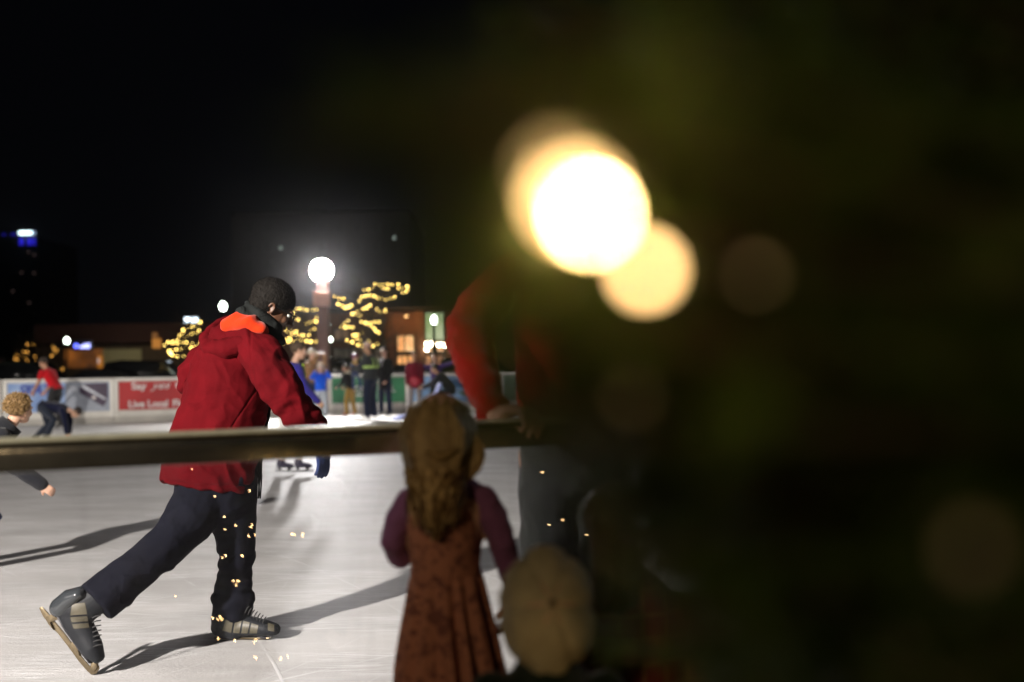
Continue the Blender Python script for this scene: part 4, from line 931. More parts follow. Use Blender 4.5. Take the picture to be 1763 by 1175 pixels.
def child2():
    Y0 = 1.98; b0 = P(1078, 1000, Y0); t = thing('girl', 'child in a dark red plaid coat standing deepest in the shade of the tree', 'girl', (b0.x, b0.y, 0))
    b = MB(); c = P(1072, 915, Y0); Lh, Mh = add_head(b, c, (.35, .93, 0), (0, 0, 1), .78); b.tube([(P(1078, 1010, Y0), .034), (P(1075, 960, Y0), .034)], 10)
    z = lambda v: Vector((b0.x, Y0, v))
    b.tube([(z(.5), .08, .06), (z(.72), .085, .06)], 12)
    for q in (-1, 1):
        b.tube([(z(.45)+Vector((q*.05, 0, 0)), .05), (z(.06)+Vector((q*.05, 0, 0)), .028)], 8)
        sh = z(.74)+Vector((q*.11, 0, 0)); b.tube([(sh, .024), (sh+Vector((q*.04, .0, -.15)), .02), (sh+Vector((q*.02, .08, -.27)), .016)], 8); add_hand(b, sh+Vector((q*.02, .08, -.27)), (0, .5, -.8), (-q, 0, 0), s=.62, curl=.4, side=q, rad=.012)
    obj('body', b, skin_mat('light'), t, remesh=.006, smooth_it=1); eyes(t, Lh, Mh, .78)
    hm = mat('light_brown_hair', (.05, .033, .018), .6, var=.4, vscale=90, bump=.002)
    hb = MB(); hb.ell(Lh(0, -.03, .045), (.088*.8, .094*.8, .088*.8), Mh); hb.tube([(Lh(0, -.06, 0), .055, .04), (Lh(0, -.07, -.16), .045, .03)], 12)
    obj('hair', hb, hm, t, remesh=.007, smooth_it=1, disp=lambda p: .003*math.sin(p.x*200+p.y*160))
    m = bpy.data.materials.new('red_plaid'); m.use_nodes = True; N = m.node_tree.nodes; L = m.node_tree.links; pb = N['Principled BSDF']; pb.inputs['Roughness'].default_value = .9
    tc = N.new('ShaderNodeTexCoord'); outs = []
    for d_ in ('X', 'Z'):
        w = N.new('ShaderNodeTexWave'); w.bands_direction = d_; w.inputs['Scale'].default_value = 7; L.new(tc.outputs['Object'], w.inputs['Vector']); outs.append(w)
    mu = N.new('ShaderNodeMath'); mu.operation = 'MAXIMUM'; L.new(outs[0].outputs['Fac'], mu.inputs[0]); L.new(outs[1].outputs['Fac'], mu.inputs[1])
    r = N.new('ShaderNodeValToRGB'); r.color_ramp.elements[0].color = (.14, .012, .012, 1); r.color_ramp.elements[0].position = .9; r.color_ramp.elements[1].color = (.22, .13, .04, 1); L.new(mu.outputs[0], r.inputs[0]); L.new(r.outputs[0], pb.inputs['Base Color'])
    j = MB(); j.tube([(z(.34), .14, .11), (z(.5), .115, .085), (z(.66), .115, .08), (z(.77), .09, .06), (z(.81), .045, .045)], 18, round_=False)
    for q in (-1, 1):
        sh = z(.735)+Vector((q*.105, 0, 0)); j.tube([(sh, .038), (sh+Vector((q*.04, 0, -.15)), .036), (sh+Vector((q*.02, .07, -.26)), .028)], 10)
    obj('coat', j, m, t, remesh=.007, smooth_it=2, disp=fold(14, .005, 3))
    for q in (-1, 1):
        obj('trouser_leg', MB().tube([(z(.42)+Vector((q*.05, 0, 0)), .052), (z(.1)+Vector((q*.05, 0, 0)), .042)], 10), cloth('dark_denim', (.02, .025, .04)), t)
        obj('shoe', MB().tube([(z(.03)+Vector((q*.05, -.02, 0)), .032, .03), (z(.025)+Vector((q*.055, .09, 0)), .03, .024)], 10, ref=(0, 0, 1)), mat('boot_black', (.02, .02, .025), .5), t)
child2()

#BACKGROUND#
# ------------------------------------------------------------------ the lit floodlight mast beyond the boards
def mast():
    Y = 31.0; b = P(559, 700, Y); b.z = 0
    t = thing('floodlight_mast', 'lit white floodlights on top of a square reddish post beyond the boards', 'floodlight', b)
    pm = mat('rust_red_steel', (.09, .035, .028), .6, var=.2, vscale=3)
    top = P(559, 480, Y).z
    obj('post', MB().box(b+Vector((0, 0, top/2)), (.34, .34, top)), pm, t, bevel=.02)
    obj('junction_box', MB().box(Vector((b.x, Y-.24, P(559, 516, Y).z)), (.52, .14, .45)), mat('orange_grey_box', (.25, .10, .06), .5), t, bevel=.02)
    hm = mat('lamp_housing', (.12, .12, .12), .4); em = emat('floodlight_glow', (1.0, .97, .92), 420)
    for dx, z in ((0, 467),):
        c = Vector((b.x+dx, Y-.18, P(559, z, Y).z)); aim = (Vector((-2, 14, 0))-c).normalized()
        h = obj('lamp_head', MB().tube([(c, .36), (c-aim*.25, .2)], 16, ref=(0, 0, 1), round_=False), hm, t)
        obj('lens', MB().tube([(c+aim*.005, .34), (c+aim*.05, .30)], 16, ref=(0, 0, 1), round_=False), em, h)
    lamp('floodlight_beam', (b.x, Y-.75, top+.1), 7000, (1.0, .97, .93), .3, aim=(b.x+1.5, 25.5, 0), cone=88, blend=.9)
mast()
# ------------------------------------------------------------------ street lamps
def street_lamp(px, py, Y, w_px, label, fat=False, e=14):
    c = P(px, py, Y); r_ = w_px/2*mpp(Y); b = Vector((c.x, c.y, 0))
    t = thing('street_lamp', label, 'street lamp', b, 'globe street lamps beyond the rink')
    pm = mat('dark_cast_iron', (.015, .016, .016), .5)
    tb = [(b, .13), (b+Vector((0, 0, .5)), .10), (b+Vector((0, 0, .55)), .06), (Vector((c.x, c.y, c.z-r_*1.4)), .045)]
    obj('post', MB().tube(tb, 12, ref=(0, 1, 0), round_=False), pm, t)
    obj('collar', MB().tube([(Vector((c.x, c.y, c.z-r_*1.6)), .09), (Vector((c.x, c.y, c.z-r_*1.1)), r_*.5)], 12, round_=False), pm, t)
    if fat: obj('banner_arm', MB().tube([(Vector((c.x, c.y, c.z-1.0)), .10), (Vector((c.x, c.y, c.z-1.9)), .14), (Vector((c.x, c.y, c.z-2.6)), .08)], 10), pm, t)
    obj('globe', MB().tube([(Vector((c.x, c.y, c.z-r_*1.05)), r_*.55), (Vector((c.x, c.y, c.z-r_*.4)), r_*.9), (Vector((c.x, c.y, c.z+r_*.3)), r_), (Vector((c.x, c.y, c.z+r_*.8)), r_*.6)], 18), emat('globe_glow', (.88, 1.0, .86), e), t)
    obj('finial', MB().tube([(Vector((c.x, c.y, c.z+r_*1.25)), r_*.3), (Vector((c.x, c.y, c.z+r_*1.6)), r_*.12)], 8), pm, t)
street_lamp(384, 528, 42, 12, 'globe street lamp glowing just above the skater\'s hood')
street_lamp(115, 587, 52, 8, 'globe street lamp glowing above the red T-shirt skater')
street_lamp(748, 551, 40, 12, 'globe street lamp on a dark post before the green lit window', True)
street_lamp(565, 560, 44, 6, 'small distant street lamp beside the floodlight mast', e=4)
street_lamp(569, 585, 37, 6, 'small low lamp right of the floodlight mast between the lit trees')
# ------------------------------------------------------------------ buildings
def bld_box(parent, name, x0, x1, yt, yb, Y, depth, m, z0=None, bev=0):
    a = P(x0, yb, Y); c = P(x1, yt, Y); z0 = a.z if z0 is None else z0
    return obj(name, MB().box(((a.x+c.x)/2, Y+depth/2, (z0+c.z)/2), (abs(c.x-a.x), depth, c.z-z0)), m, parent, shade=False, bevel=bev)
def brick_mat(name, col, mort):
    m = bpy.data.materials.new(name); m.use_nodes = True; N = m.node_tree.nodes; L = m.node_tree.links; pb = N['Principled BSDF']; pb.inputs['Roughness'].default_value = .85
    tc = N.new('ShaderNodeTexCoord'); mp = N.new('ShaderNodeMapping'); mp.inputs['Rotation'].default_value = (R(90), 0, 0); L.new(tc.outputs['Object'], mp.inputs[0])
    br = N.new('ShaderNodeTexBrick'); br.inputs['Color1'].default_value = col+(1,); br.inputs['Color2'].default_value = tuple(c*.7 for c in col)+(1,); br.inputs['Mortar'].default_value = mort+(1,)
    br.inputs['Scale'].default_value = 4; L.new(mp.outputs[0], br.inputs['Vector']); L.new(br.outputs['Color'], pb.inputs['Base Color']); return m
brick = brick_mat('warm_brown_brick', (.20, .085, .04), (.12, .09, .07))
def window(parent, x0, x1, yt, yb, Y, em, mull=(0.5,), trans=(), fm=None):
    fm = fm or mat('dark_window_frame', (.02, .022, .02), .5)
    a = P(x0, yb, Y); c = P(x1, yt, Y); w = c.x-a.x; h = c.z-a.z; mid = Vector(((a.x+c.x)/2, Y-.03, (a.z+c.z)/2))
    f = MB(); t_ = .07
    f.box(mid+Vector((0, 0, h/2)), (w+.1, .12, t_)); f.box(mid-Vector((0, 0, h/2)), (w+.16, .16, t_))
    for s_ in (-1, 1): f.box(mid+Vector((s_*w/2, 0, 0)), (t_, .115, h-t_))
    for q in mull: f.box(Vector((a.x+w*q, Y-.03, mid.z)), (t_*.8, .11, h-t_))
    for q in trans: f.box(Vector((mid.x, Y-.035, a.z+h*q)), (w-t_, .10, t_*1.6))
    wo = obj('window', f, fm, parent, shade=False)
    obj('pane', MB().box(mid+Vector((0, .02, 0)), (w-.02, .02, h-.02)), em, wo, shade=False); return wo
def lit_pane(name, c1, c2, s, scale=1.2, rotz=0):
    m = bpy.data.materials.new(name); m.use_nodes = True; N = m.node_tree.nodes; L = m.node_tree.links; pb = N['Principled BSDF']; pb.inputs['Base Color'].default_value = (.1, .1, .1, 1)
    tc = N.new('ShaderNodeTexCoord'); n = N.new('ShaderNodeTexNoise'); n.inputs['Scale'].default_value = scale; n.inputs['Detail'].default_value = 4; L.new(tc.outputs['Object'], n.inputs[0])
    r = N.new('ShaderNodeValToRGB'); r.color_ramp.elements[0].position = .38; r.color_ramp.elements[1].position = .62; r.color_ramp.elements[0].color = c1+(1,); r.color_ramp.elements[1].color = c2+(1,)
    L.new(n.outputs[0], r.inputs[0]); L.new(r.outputs[0], pb.inputs['Emission Color']); pb.inputs['Emission Strength'].default_value = s; return m
orange_p = lit_pane('orange_lit_window', (.75, .30, .09), (1.0, .62, .28), 1.5); orange_d = lit_pane('orange_lit_room', (.18, .06, .02), (1.0, .45, .14), 1.3, 2.2); green_p = lit_pane('green_lit_window', (.35, .55, .22), (.85, 1.0, .6), .95, 1.0)
def restaurant():
    Y = 48; b = P(640, 700, Y); t = thing('brick_building', 'brown brick building with orange and green lit windows behind the rink', 'building', (b.x, Y+3, 0))
    bld_box(t, 'wall', 486, 900, 535, 660, Y, 9, brick, z0=0)
    bld_box(t, 'cornice', 484, 902, 526, 535.5, Y-.25, 9.5, mat('dark_stone_trim', (.06, .05, .045), .8), bev=.03)
    bld_box(t, 'pier', 718, 731, 536, 660, Y-.35, .345, brick, z0=0); bld_box(t, 'pier', 664, 672, 536, 660, Y-.30, .295, brick, z0=0); bld_box(t, 'pier', 775, 786, 536, 660, Y-.35, .345, brick, z0=0)
    window(t, 684, 714, 577, 606, Y, orange_p, (.45,)); window(t, 684, 714, 611, 628, Y, orange_d, (.3, .6)); window(t, 733, 766, 538, 586, Y, green_p, (.5,)); window(t, 733, 766, 587, 606, Y, orange_p, (.5,)); window(t, 733, 766, 611, 631, Y, orange_d, (.3, .6))
    window(t, 576, 602, 566, 586, Y, lit_pane('dim_orange_window', (.10, .04, .02), (.22, .13, .06), .6, 2), (.5,)); window(t, 576, 602, 600, 628, Y, lit_pane('dim_brown_window', (.02, .015, .01), (.10, .08, .05), .6, 2), (.3, .6))
    window(t, 606, 655, 596, 628, Y, lit_pane('dim_yellow_window', (.03, .02, .01), (.16, .10, .04), .6, 2), (.25, .5, .75)); window(t, 540, 553, 604, 634, Y, lit_pane('cream_doorway', (.3, .18, .08), (.9, .7, .45), .8, 1.2), ())
    window(t, 660.5, 663.5, 580, 600, Y, lit_pane('olive_window', (.10, .10, .02), (.22, .2, .05), .7, 2), ())
    bm_ = emat('awning_bulb_glow', (1, .86, .62), 26)
    for x, y in ((735, 592), (741, 594), (743, 591), (735, 602), (752, 594), (757, 594), (762, 593), (767, 595)):
        obj('eave_bulb', MB().ell(P(x, y, Y-.55), .085, None, 10, 6), bm_, t)
    obj('wall_lamp', MB().ell(P(700, 545, Y-.5), (.10, .1, .06), None, 10, 6), emat('soft_wall_lamp', (1, .55, .2), 3), t)
restaurant()
lamp('wall_wash', tuple(P(700, 548, 47.1)), 36, (1, .5, .18), .15); lamp('wall_wash', tuple(P(726, 560, 46.6)), 22, (1, .5, .18), .15)
def tall_block():
    Y = 85; b = P(555, 700, Y); t = thing('office_block', 'tall pale grey office block standing unlit behind the brick building', 'building', (b.x, Y+8, 0))
    wm = mat('pale_grey_concrete', (.07, .066, .07), .8, var=.08, vscale=.4)
    bld_box(t, 'wall', 402, 705, 366, 660, Y, 16, wm, z0=0); bld_box(t, 'parapet', 400, 707, 360, 366.5, Y-.3, 16.6, wm)
    dg_ = mat('grey_blinds', (.055, .052, .056), .6)
    for j in range(5):
        for i in range(9):
            x = 422+i*31; y = 384+j*33
            window(t, x, x+14, y, y+17, Y, dg_, (), fm=dg_)
    for x, y in ((483, 427), (679, 410)): obj('window_lamp', MB().ell(P(x, y, Y-.3), .16, None, 8, 6), emat('faint_room_lamp', (.7, .85, .75), .35), t)
tall_block()
def low_store():
    Y = 60; b = P(230, 700, Y); t = thing('low_store', 'long low shop with orange and cream lit walls under a dark roof', 'building', (b.x, Y+5, 0))
    bld_box(t, 'wall', 60, 470, 592, 660, Y, 10, mat('dark_umber_wall', (.10, .07, .045), .85), z0=0)
    bld_box(t, 'roof', 58, 474, 553, 592.5, Y-.5, 11, mat('dark_red_roofing', (.055, .018, .014), .8), bev=.05)
    bld_box(t, 'orange_panel', 112, 176, 601, 634, Y-.05, .045, lit_pane('orange_wall_glow', (.045, .012, .002), (.26, .075, .008), .8, .6))  # lamplight on the orange wall, put in as glow
    bld_box(t, 'cream_panel', 177, 243, 601, 632, Y-.05, .045, mat('cream_stucco', (.52, .48, .28), .85, var=.08))
    bld_box(t, 'orange_panel', 168, 176, 612, 634, Y-.1, .045, emat('orange_doorway', (.5, .17, .015), .7))
    bld_box(t, 'doorway', 168, 171, 617, 626, Y-.15, .045, emat('pinkish_doorway', (.75, .55, .5), .7))
    bld_box(t, 'lit_wall_patch', 262, 277, 583, 600, Y-.55, .045, emat('orange_patch_glow', (.75, .28, .04), .55)); bld_box(t, 'lit_wall_patch', 262, 271, 573, 582, Y-.55, .045, emat('dim_orange_patch_glow', (.35, .13, .03), .5))  # lit patches of wall, their light put in as glow
low_store()
lamp('store_lamp', tuple(P(208, 610, 56)), 55, (1, .85, .5), .3)
def sign(name, label, x0, x1, yt, yb, Y, em, txt=None):
    a = P(x0, yb, Y); c = P(x1, yt, Y); b = Vector(((a.x+c.x)/2, Y, 0)); t = thing(name, label, 'sign', (b.x, Y, a.z), None)
    obj('sign_case', MB().box((b.x, Y+.1, (a.z+c.z)/2), (c.x-a.x+.2, .15, c.z-a.z+.15)), mat('lamp_housing', (.12, .12, .12), .4), t, bevel=.02)
    obj('sign_face', MB().box((b.x, Y+.01, (a.z+c.z)/2), (c.x-a.x, .04, c.z-a.z)), em, t, bevel=.01); return t
s1 = sign('illuminated_sign', 'small white lit sign above the first lit tree', 318, 340, 547, 556, 58, emat('white_sign_glow', (.75, .88, 1.0), 5))
s2 = sign('illuminated_sign', 'blue and white lit shop sign on the roof edge', 127, 155, 588, 602, 58.5, mat('dark_sign_face', (.02, .02, .06), .5))
c = P(131, 596, 58.4); obj('logo', MB().tube([(Vector((c.x, 58.45, c.z)), .13), (Vector((c.x, 58.38, c.z)), .13)], 14, ref=(0, 0, 1), round_=False), emat('blue_sign_glow', (.13, .16, 1.0), 3.0), s2)
for k, (x, h) in enumerate(((137, 4), (140, 5), (143, 7), (146, 8), (149, 7), (152, 9))):
    bld_box(s2, 'letter', x, x+2.2, 600-h, 600, 58.38, .06, emat('lilac_sign_glow', (.42, .45, 1.0), 2.6))
def tower():
    Y = 260; b = P(20, 700, Y); t = thing('office_tower', 'distant dark tower with blue windows and a white sign on top at far left', 'tower', (b.x, Y+12, 0))
    wm = mat('black_cladding', (.02, .02, .025), .6)
    bld_box(t, 'wall', -30, 64, 408, 660, Y, 24, wm, z0=0)
    bl_ = emat('blue_window_glow', (.03, .02, 1.0), .6)
    for x in (33, 37, 47, 51, 57): bld_box(t, 'window', x, x+2.6, 410, 422, Y-.3, .25, bl_)
    for x in (5, 19, 24): bld_box(t, 'window', x, x+3, 402, 406, Y-.3, .25, emat('dim_blue_glow', (.02, .01, .5), .5))
    w_ = emat('tower_sign_glow', (.72, .95, 1.0), 3.5)
    bld_box(t, 'sign_bar', 32, 54, 398, 404, Y-1.2, .8, w_); bld_box(t, 'sign_bar', 55.5, 58.5, 398, 404.5, Y-1.2, .8, emat('pale_sign_glow', (.3, .4, .6), 1))
    for x, y in ((47, 433), (57, 438), (35, 468), (57, 469), (20, 500), (48, 520)): bld_box(t, 'window', x, x+3, y, y+3, Y-.3, .25, emat('faint_window', (.2, .13, .12), .25))
tower()
def traffic_light():
    Y = 55; c = P(0, 641, Y); t = thing('traffic_light', 'green traffic light at the left edge above the boards', 'traffic light', (c.x-.3, Y, 0))
    obj('pole', MB().tube([(Vector((c.x-.3, Y, 0)), .09), (Vector((c.x-.3, Y, 3.2)), .07)], 10), mat('dark_cast_iron', (.015, .016, .016), .5), t)
    obj('housing', MB().box((c.x, Y+.1, c.z+.3), (.34, .2, 1.05)), mat('black_cladding', (.02, .02, .025), .6), t, bevel=.03)
    for k, (m_, z) in enumerate(((emat('green_signal', (.02, 1.0, .35), 10), 0), (mat('dark_amber_lens', (.1, .06, .01), .3), .3), (mat('dark_red_lens', (.1, .01, .01), .3), .6))):
        obj('lens', MB().tube([(Vector((c.x, Y-.01, c.z+z)), .13), (Vector((c.x, Y-.04, c.z+z)), .11)], 14, ref=(0, 0, 1), round_=False), m_, t)
traffic_light()
# ------------------------------------------------------------------ parked cars seen as dark shapes over the boards
def car(px, Y, yaw, label, col, suv=False, lights=None):
    b = P(px, 700, Y); b.z = 0; t = thing('parked_car', label, 'car', b, 'cars parked along the road behind the rink')
    rot = Matrix.Rotation(R(yaw), 3, 'Z')
    def T(x, y, z): return b+rot @ Vector((x, y, z))
    h = 1.75 if suv else 1.42
    prof = [(-2.25, .35), (-2.3, .75), (-2.15, .95), (-1.75, 1.02), (-1.45, h-.08), (-.9, h), (.5, h-.03), (1.15, 1.08), (2.0, .92), (2.28, .7), (2.25, .35)] if suv else [(-2.25, .35), (-2.3, .72), (-2.1, .95), (-1.6, 1.0), (-.95, h-.06), (-.4, h), (.35, h-.03), (1.05, 1.0), (1.95, .85), (2.28, .62), (2.25, .35)]
    mb = MB(); mb.prism([T(x, -.86, z) for x, z in prof], rot @ Vector((0, 1.72, 0)))
    obj('body', mb, mat('car_paint_%s' % col[0], col[1], .25, var=.03, coat=.6), t, bevel=.07, shade=True)
    zz = h-.12; x0, x1 = (-1.42, .55) if suv else (-.92, .45)
    for s_ in (-.868, .858): gw = MB(); gw.prism([T(x0-.25, s_, 1.05), T(x1+.55, s_, 1.05), T(x1, s_, zz), T(x0+.1, s_, zz)], rot @ Vector((0, .01, 0))); obj('side_window', gw, mat('dark_glass', (.02, .022, .025), .15), t)
    for wx in (-1.4, 1.4):
        for wy in (-.88, .88):
            w = obj('wheel', MB().tube([(T(wx, wy-.1, .33), .33), (T(wx, wy+.1, .33), .33)], 18, ref=(0, 0, 1), round_=False), mat('tyre_rubber', (.015, .015, .015), .9), t)
            obj('rim', MB().tube([(T(wx, wy-.11, .33), .2), (T(wx, wy+.11, .33), .2)], 14, ref=(0, 0, 1), round_=False), mat('alloy', (.4, .4, .42), .3, metal=1), w)
    for s_ in (-.6, .6):
        obj('headlight', MB().ell(T(2.22, s_, .68), (.1, .16, .08), rot, 12, 8), lights or mat('headlamp_glass', (.4, .4, .42), .1), t)
        obj('tail_light', MB().ell(T(-2.26, s_, .78), (.06, .16, .08), rot, 12, 8), mat('tail_lens', (.25, .01, .01), .2), t)
car(262, 38, 4, 'dark parked car whose roof shows under the low string of lights', ('black', (.010, .010, .012)), True)
car(175, 36, 186, 'dark parked saloon seen over the red banner board', ('graphite', (.02, .02, .022)))
car(50, 37, 3, 'grey green parked car behind the SKATE banner', ('greygreen', (.03, .035, .03)), True)
car(600, 37, 2, 'black parked car behind the green banner board', ('black', (.010, .010, .012)), True)
car(700, 38, 182, 'dark parked car below the orange lit windows', ('darkblue', (.008, .01, .02)))
car(830, 38, 2, 'dark parked car behind the red elbow and the light blue board', ('charcoal', (.018, .018, .018)), True)
# ------------------------------------------------------------------ bare trees wrapped with strings of small lights
def smooth_line(pts, step):
    out = []; acc = 0.0
    for a, b in zip(pts[:-1], pts[1:]):
        a = Vector(a); b = Vector(b); l = (b-a).length; d = acc
        while d < l: out.append(a.lerp(b, d/l)); d += step
        acc = d-l
    return out
def lit_tree(Y, trunk_px, top_py, lines, label, slabel, em, step_px, rad, jit=1.2, depth=1.6, seed=1, crown=True, branches=True):
    rnd = random.Random(seed); b = P(trunk_px, 700, Y); b.z = 0
    t = thing('bare_tree', label, 'tree', b, 'bare trees wrapped with lights beyond the boards')
    bark = mat('dark_bark', (.05, .035, .025), .9, bump=.01, bscale=8)
    top = P(trunk_px, top_py, Y); tk = MB(); tk.tube([(b, .17), (b+Vector((.03, 0, 1.2)), .13), ((b+top)/2+Vector((.05, 0, .4)), .09), (top, .025)], 10); obj('trunk', tk, bark, t)
    st = thing('string_lights', slabel, 'string lights', (b.x, b.y, 1.0), 'strings of warm lights in the bare trees')
    br = MB(); wires = []; bulbs = []
    for ln in lines:
        yo = rnd.uniform(-depth, depth)*.5; yo2 = yo+rnd.uniform(-.6, .6)
        pts = [P(x, y, Y+yo+(yo2-yo)*i/max(1, len(ln)-1)) for i, (x, y) in enumerate(ln)]
        if branches:
            mp_ = pts[len(pts)//2]; zz = max(1.3, mp_.z-.7); root = b.lerp(top, min(.95, zz/max(.1, top.z)))
            br.tube([(root, .05), ((root+mp_)/2+Vector((0, 0, .12)), .035), (mp_, .025)], 6)
            if len(pts) > 2: br.tube([(p+Vector((0, 0, -.04)), .022-.012*i/len(pts)) for i, p in enumerate(pts)], 6)
        wires.append([(p, .006) for p in pts])
        for p in smooth_line(pts, step_px*mpp(Y)):
            bulbs.append(p+Vector((rnd.gauss(0, jit), rnd.gauss(0, jit*3), rnd.gauss(0, jit)))*mpp(Y)*.8)
    if crown:
        for k in range(46):
            s0 = b.lerp(top, rnd.uniform(.35, .98)); an = rnd.uniform(0, 6.28); l_ = rnd.uniform(.5, 1.5)*(1.2-.5*s0.z/top.z); d = Vector((math.cos(an), math.sin(an)*.8, rnd.uniform(.2, 1.0)))
            e = s0+d*l_; m_ = (s0+e)/2+Vector((0, 0, -.08)); br.tube([(s0, .025), (m_, .016), (e, .007)], 5)
            for q in range(3): f_ = s0.lerp(e, rnd.uniform(.4, .95)); br.tube([(f_, .008), (f_+Vector((rnd.gauss(0, 1), rnd.gauss(0, 1), rnd.uniform(.1, 1)))*.3, .004)], 4)
    obj('branches', br, bark, t); [obj('wire', MB().tube(w_, 4), mat('green_wire', (.01, .03, .012), .6), st) for w_ in wires if len(w_) > 1]
    me = None; rest = MB()
    for i, p in enumerate(bulbs):
        sc_ = rnd.choice((.5, .6, .7, .8, .9, 1, 1.1, 1.25))
        if i < 98:
            if me is None: first = obj('bulb', MB().ell(Vector(wloc(st)), rad, None, 10, 6), em[0], st); me = first.data
            o2 = first if i == 0 else first.copy()
            if i: COL.objects.link(o2); o2.parent = st
            o2.location = p-wloc(st); o2.scale = (sc_,)*3
        else: rest.ell(p, rad*sc_, None, 8, 5)
    if rest.v: o3 = obj('bulbs', rest, em[0], st); o3['kind'] = 'stuff'
yel = emat('warm_bulb_glow', (1.0, .68, .16), 11); yel_d = emat('amber_bulb_glow', (1.0, .46, .08), 3.2)
def cv(lines, s, ox, oy): return [[(ox+x/s, oy+y/s) for x, y in l] for l in lines]
T3 = cv([[(320, 465), (345, 480), (370, 475), (395, 490)], [(345, 520), (395, 540), (430, 525), (465, 520), (505, 495), (530, 450)], [(395, 550), (450, 530)], [(535, 422), (590, 410), (612, 375), (650, 385), (690, 373), (745, 383)], [(660, 405), (725, 412)],
         [(780, 380), (775, 405), (830, 398), (862, 390), (855, 420), (820, 442), (785, 425)], [(500, 500), (520, 475), (560, 455), (600, 460), (640, 480), (690, 488), (740, 478), (772, 455)], [(460, 592), (485, 575), (515, 560), (550, 548), (590, 520)], [(560, 545), (610, 545), (640, 572), (665, 578), (700, 568), (665, 548)],
         [(445, 590), (480, 605), (515, 608)], [(368, 685), (400, 655), (435, 628), (470, 635)], [(395, 690), (430, 686), (465, 690)], [(512, 650), (560, 658), (595, 652), (630, 648), (668, 652)], [(575, 672), (600, 690), (620, 715), (650, 735)], [(490, 742), (530, 725), (575, 715), (610, 708)],
         [(410, 780), (415, 800), (455, 795)], [(480, 770), (495, 785), (525, 780), (570, 790), (600, 825), (625, 795), (640, 825)], [(485, 815), (575, 835), (600, 822)], [(450, 748), (490, 740)]], 4.1975, 500, 400)
T2 = cv([[(770, 590), (795, 548), (825, 520), (870, 535), (905, 500)], [(905, 545), (940, 548), (975, 548), (1030, 542), (1085, 537)], [(730, 640), (800, 642), (840, 670), (885, 685), (920, 715), (965, 710), (1010, 700), (1045, 670), (1075, 635), (1035, 632)], [(1060, 690), (1100, 665)],
         [(665, 790), (680, 830), (710, 812), (760, 815), (805, 817), (850, 810), (900, 795), (990, 795), (1040, 790), (1070, 770), (1120, 735), (1130, 700)], [(755, 845), (870, 868), (910, 870), (955, 865), (1005, 855)], [(600, 930), (645, 915), (680, 942), (730, 950), (775, 945), (830, 935), (880, 930), (920, 935), (960, 942), (1010, 945), (1060, 945), (1100, 912), (1090, 870)],
         [(635, 968), (650, 940)], [(715, 905), (750, 920)], [(820, 980), (830, 950)]], 7.344, 400, 460)
T1 = [[(x/3.6725, 380+y/3.6725) for x, y in l] for l in [[(1160, 692), (1195, 678), (1220, 672), (1245, 662), (1275, 638)], [(1135, 728), (1150, 715), (1165, 690)], [(1170, 742), (1195, 722), (1225, 714), (1258, 705), (1258, 685)], [(1040, 790), (1068, 768), (1090, 768), (1128, 752)], [(1090, 778), (1125, 778), (1160, 775), (1190, 770)], [(1215, 778), (1245, 790), (1270, 770), (1278, 795), (1250, 808)],
      [(1068, 822), (1080, 845), (1095, 852)], [(1085, 822), (1135, 812), (1180, 805), (1225, 806), (1270, 800)], [(1120, 860), (1160, 852), (1185, 868), (1212, 842), (1240, 843)], [(1160, 860), (1190, 850), (1230, 858)]]]
lit_tree(33, 640, 490, T3, 'bare tree wrapped with lights, tallest, right of the floodlight mast', 'warm lights on the tallest wrapped tree right of the mast', (yel,), 8.2, .029, .3, seed=3)
lit_tree(34, 522, 535, T2, 'bare tree wrapped with lights between the skater\'s face and the mast', 'warm lights in level rows beside the skater\'s glasses', (yel,), 8.0, .030, .25, seed=4)
lit_tree(38, 325, 553, T1, 'bare tree wrapped with lights just left of the red hood', 'warm lights on the tree left of the red hood', (yel,), 8.0, .033, .3, seed=5)
D1 = [[(x/7.344, 560+y/7.344) for x, y in l] for l in [[(350, 240), (350, 270)], [(410, 240), (430, 262)], [(240, 325), (275, 325), (320, 305)], [(310, 340), (370, 350)], [(190, 385), (235, 385), (270, 383)], [(180, 435), (240, 437)], [(330, 400), (330, 450), (385, 437)], [(445, 395), (450, 450)], [(205, 490), (210, 515), (245, 515)], [(295, 525), (355, 530)], [(295, 560), (340, 600), (400, 567)]]]
D2 = [[(x/7.344, 560+y/7.344) for x, y in l] for l in [[(665, 265), (690, 300), (690, 345)], [(735, 310), (720, 330)], [(650, 390), (655, 398)]]]
D3 = [[(x/7.344, 560+y/7.344) for x, y in l] for l in [[(715, 580), (745, 565), (770, 565), (795, 550), (815, 560)], [(715, 600), (745, 590)], [(760, 580), (790, 575)]]]
lit_tree(58, 43, 590, D1, 'far bare tree with dim amber lights behind the SKATE banner', 'dim amber lights on the far tree at left', (yel_d,), 5.5, .034, .5, seed=6)
lit_tree(58, 92, 594, D2, 'thin far tree with few amber lights left of the globe lamp', 'few dim amber lights left of the globe lamp', (yel_d,), 4.5, .032, .8, seed=7)
lit_tree(56, 104, 630, D3, 'low far shrub tree with a clump of amber lights', 'clump of amber lights low behind the red T-shirt skater', (yel_d,), 3.4, .034, .8, seed=8)
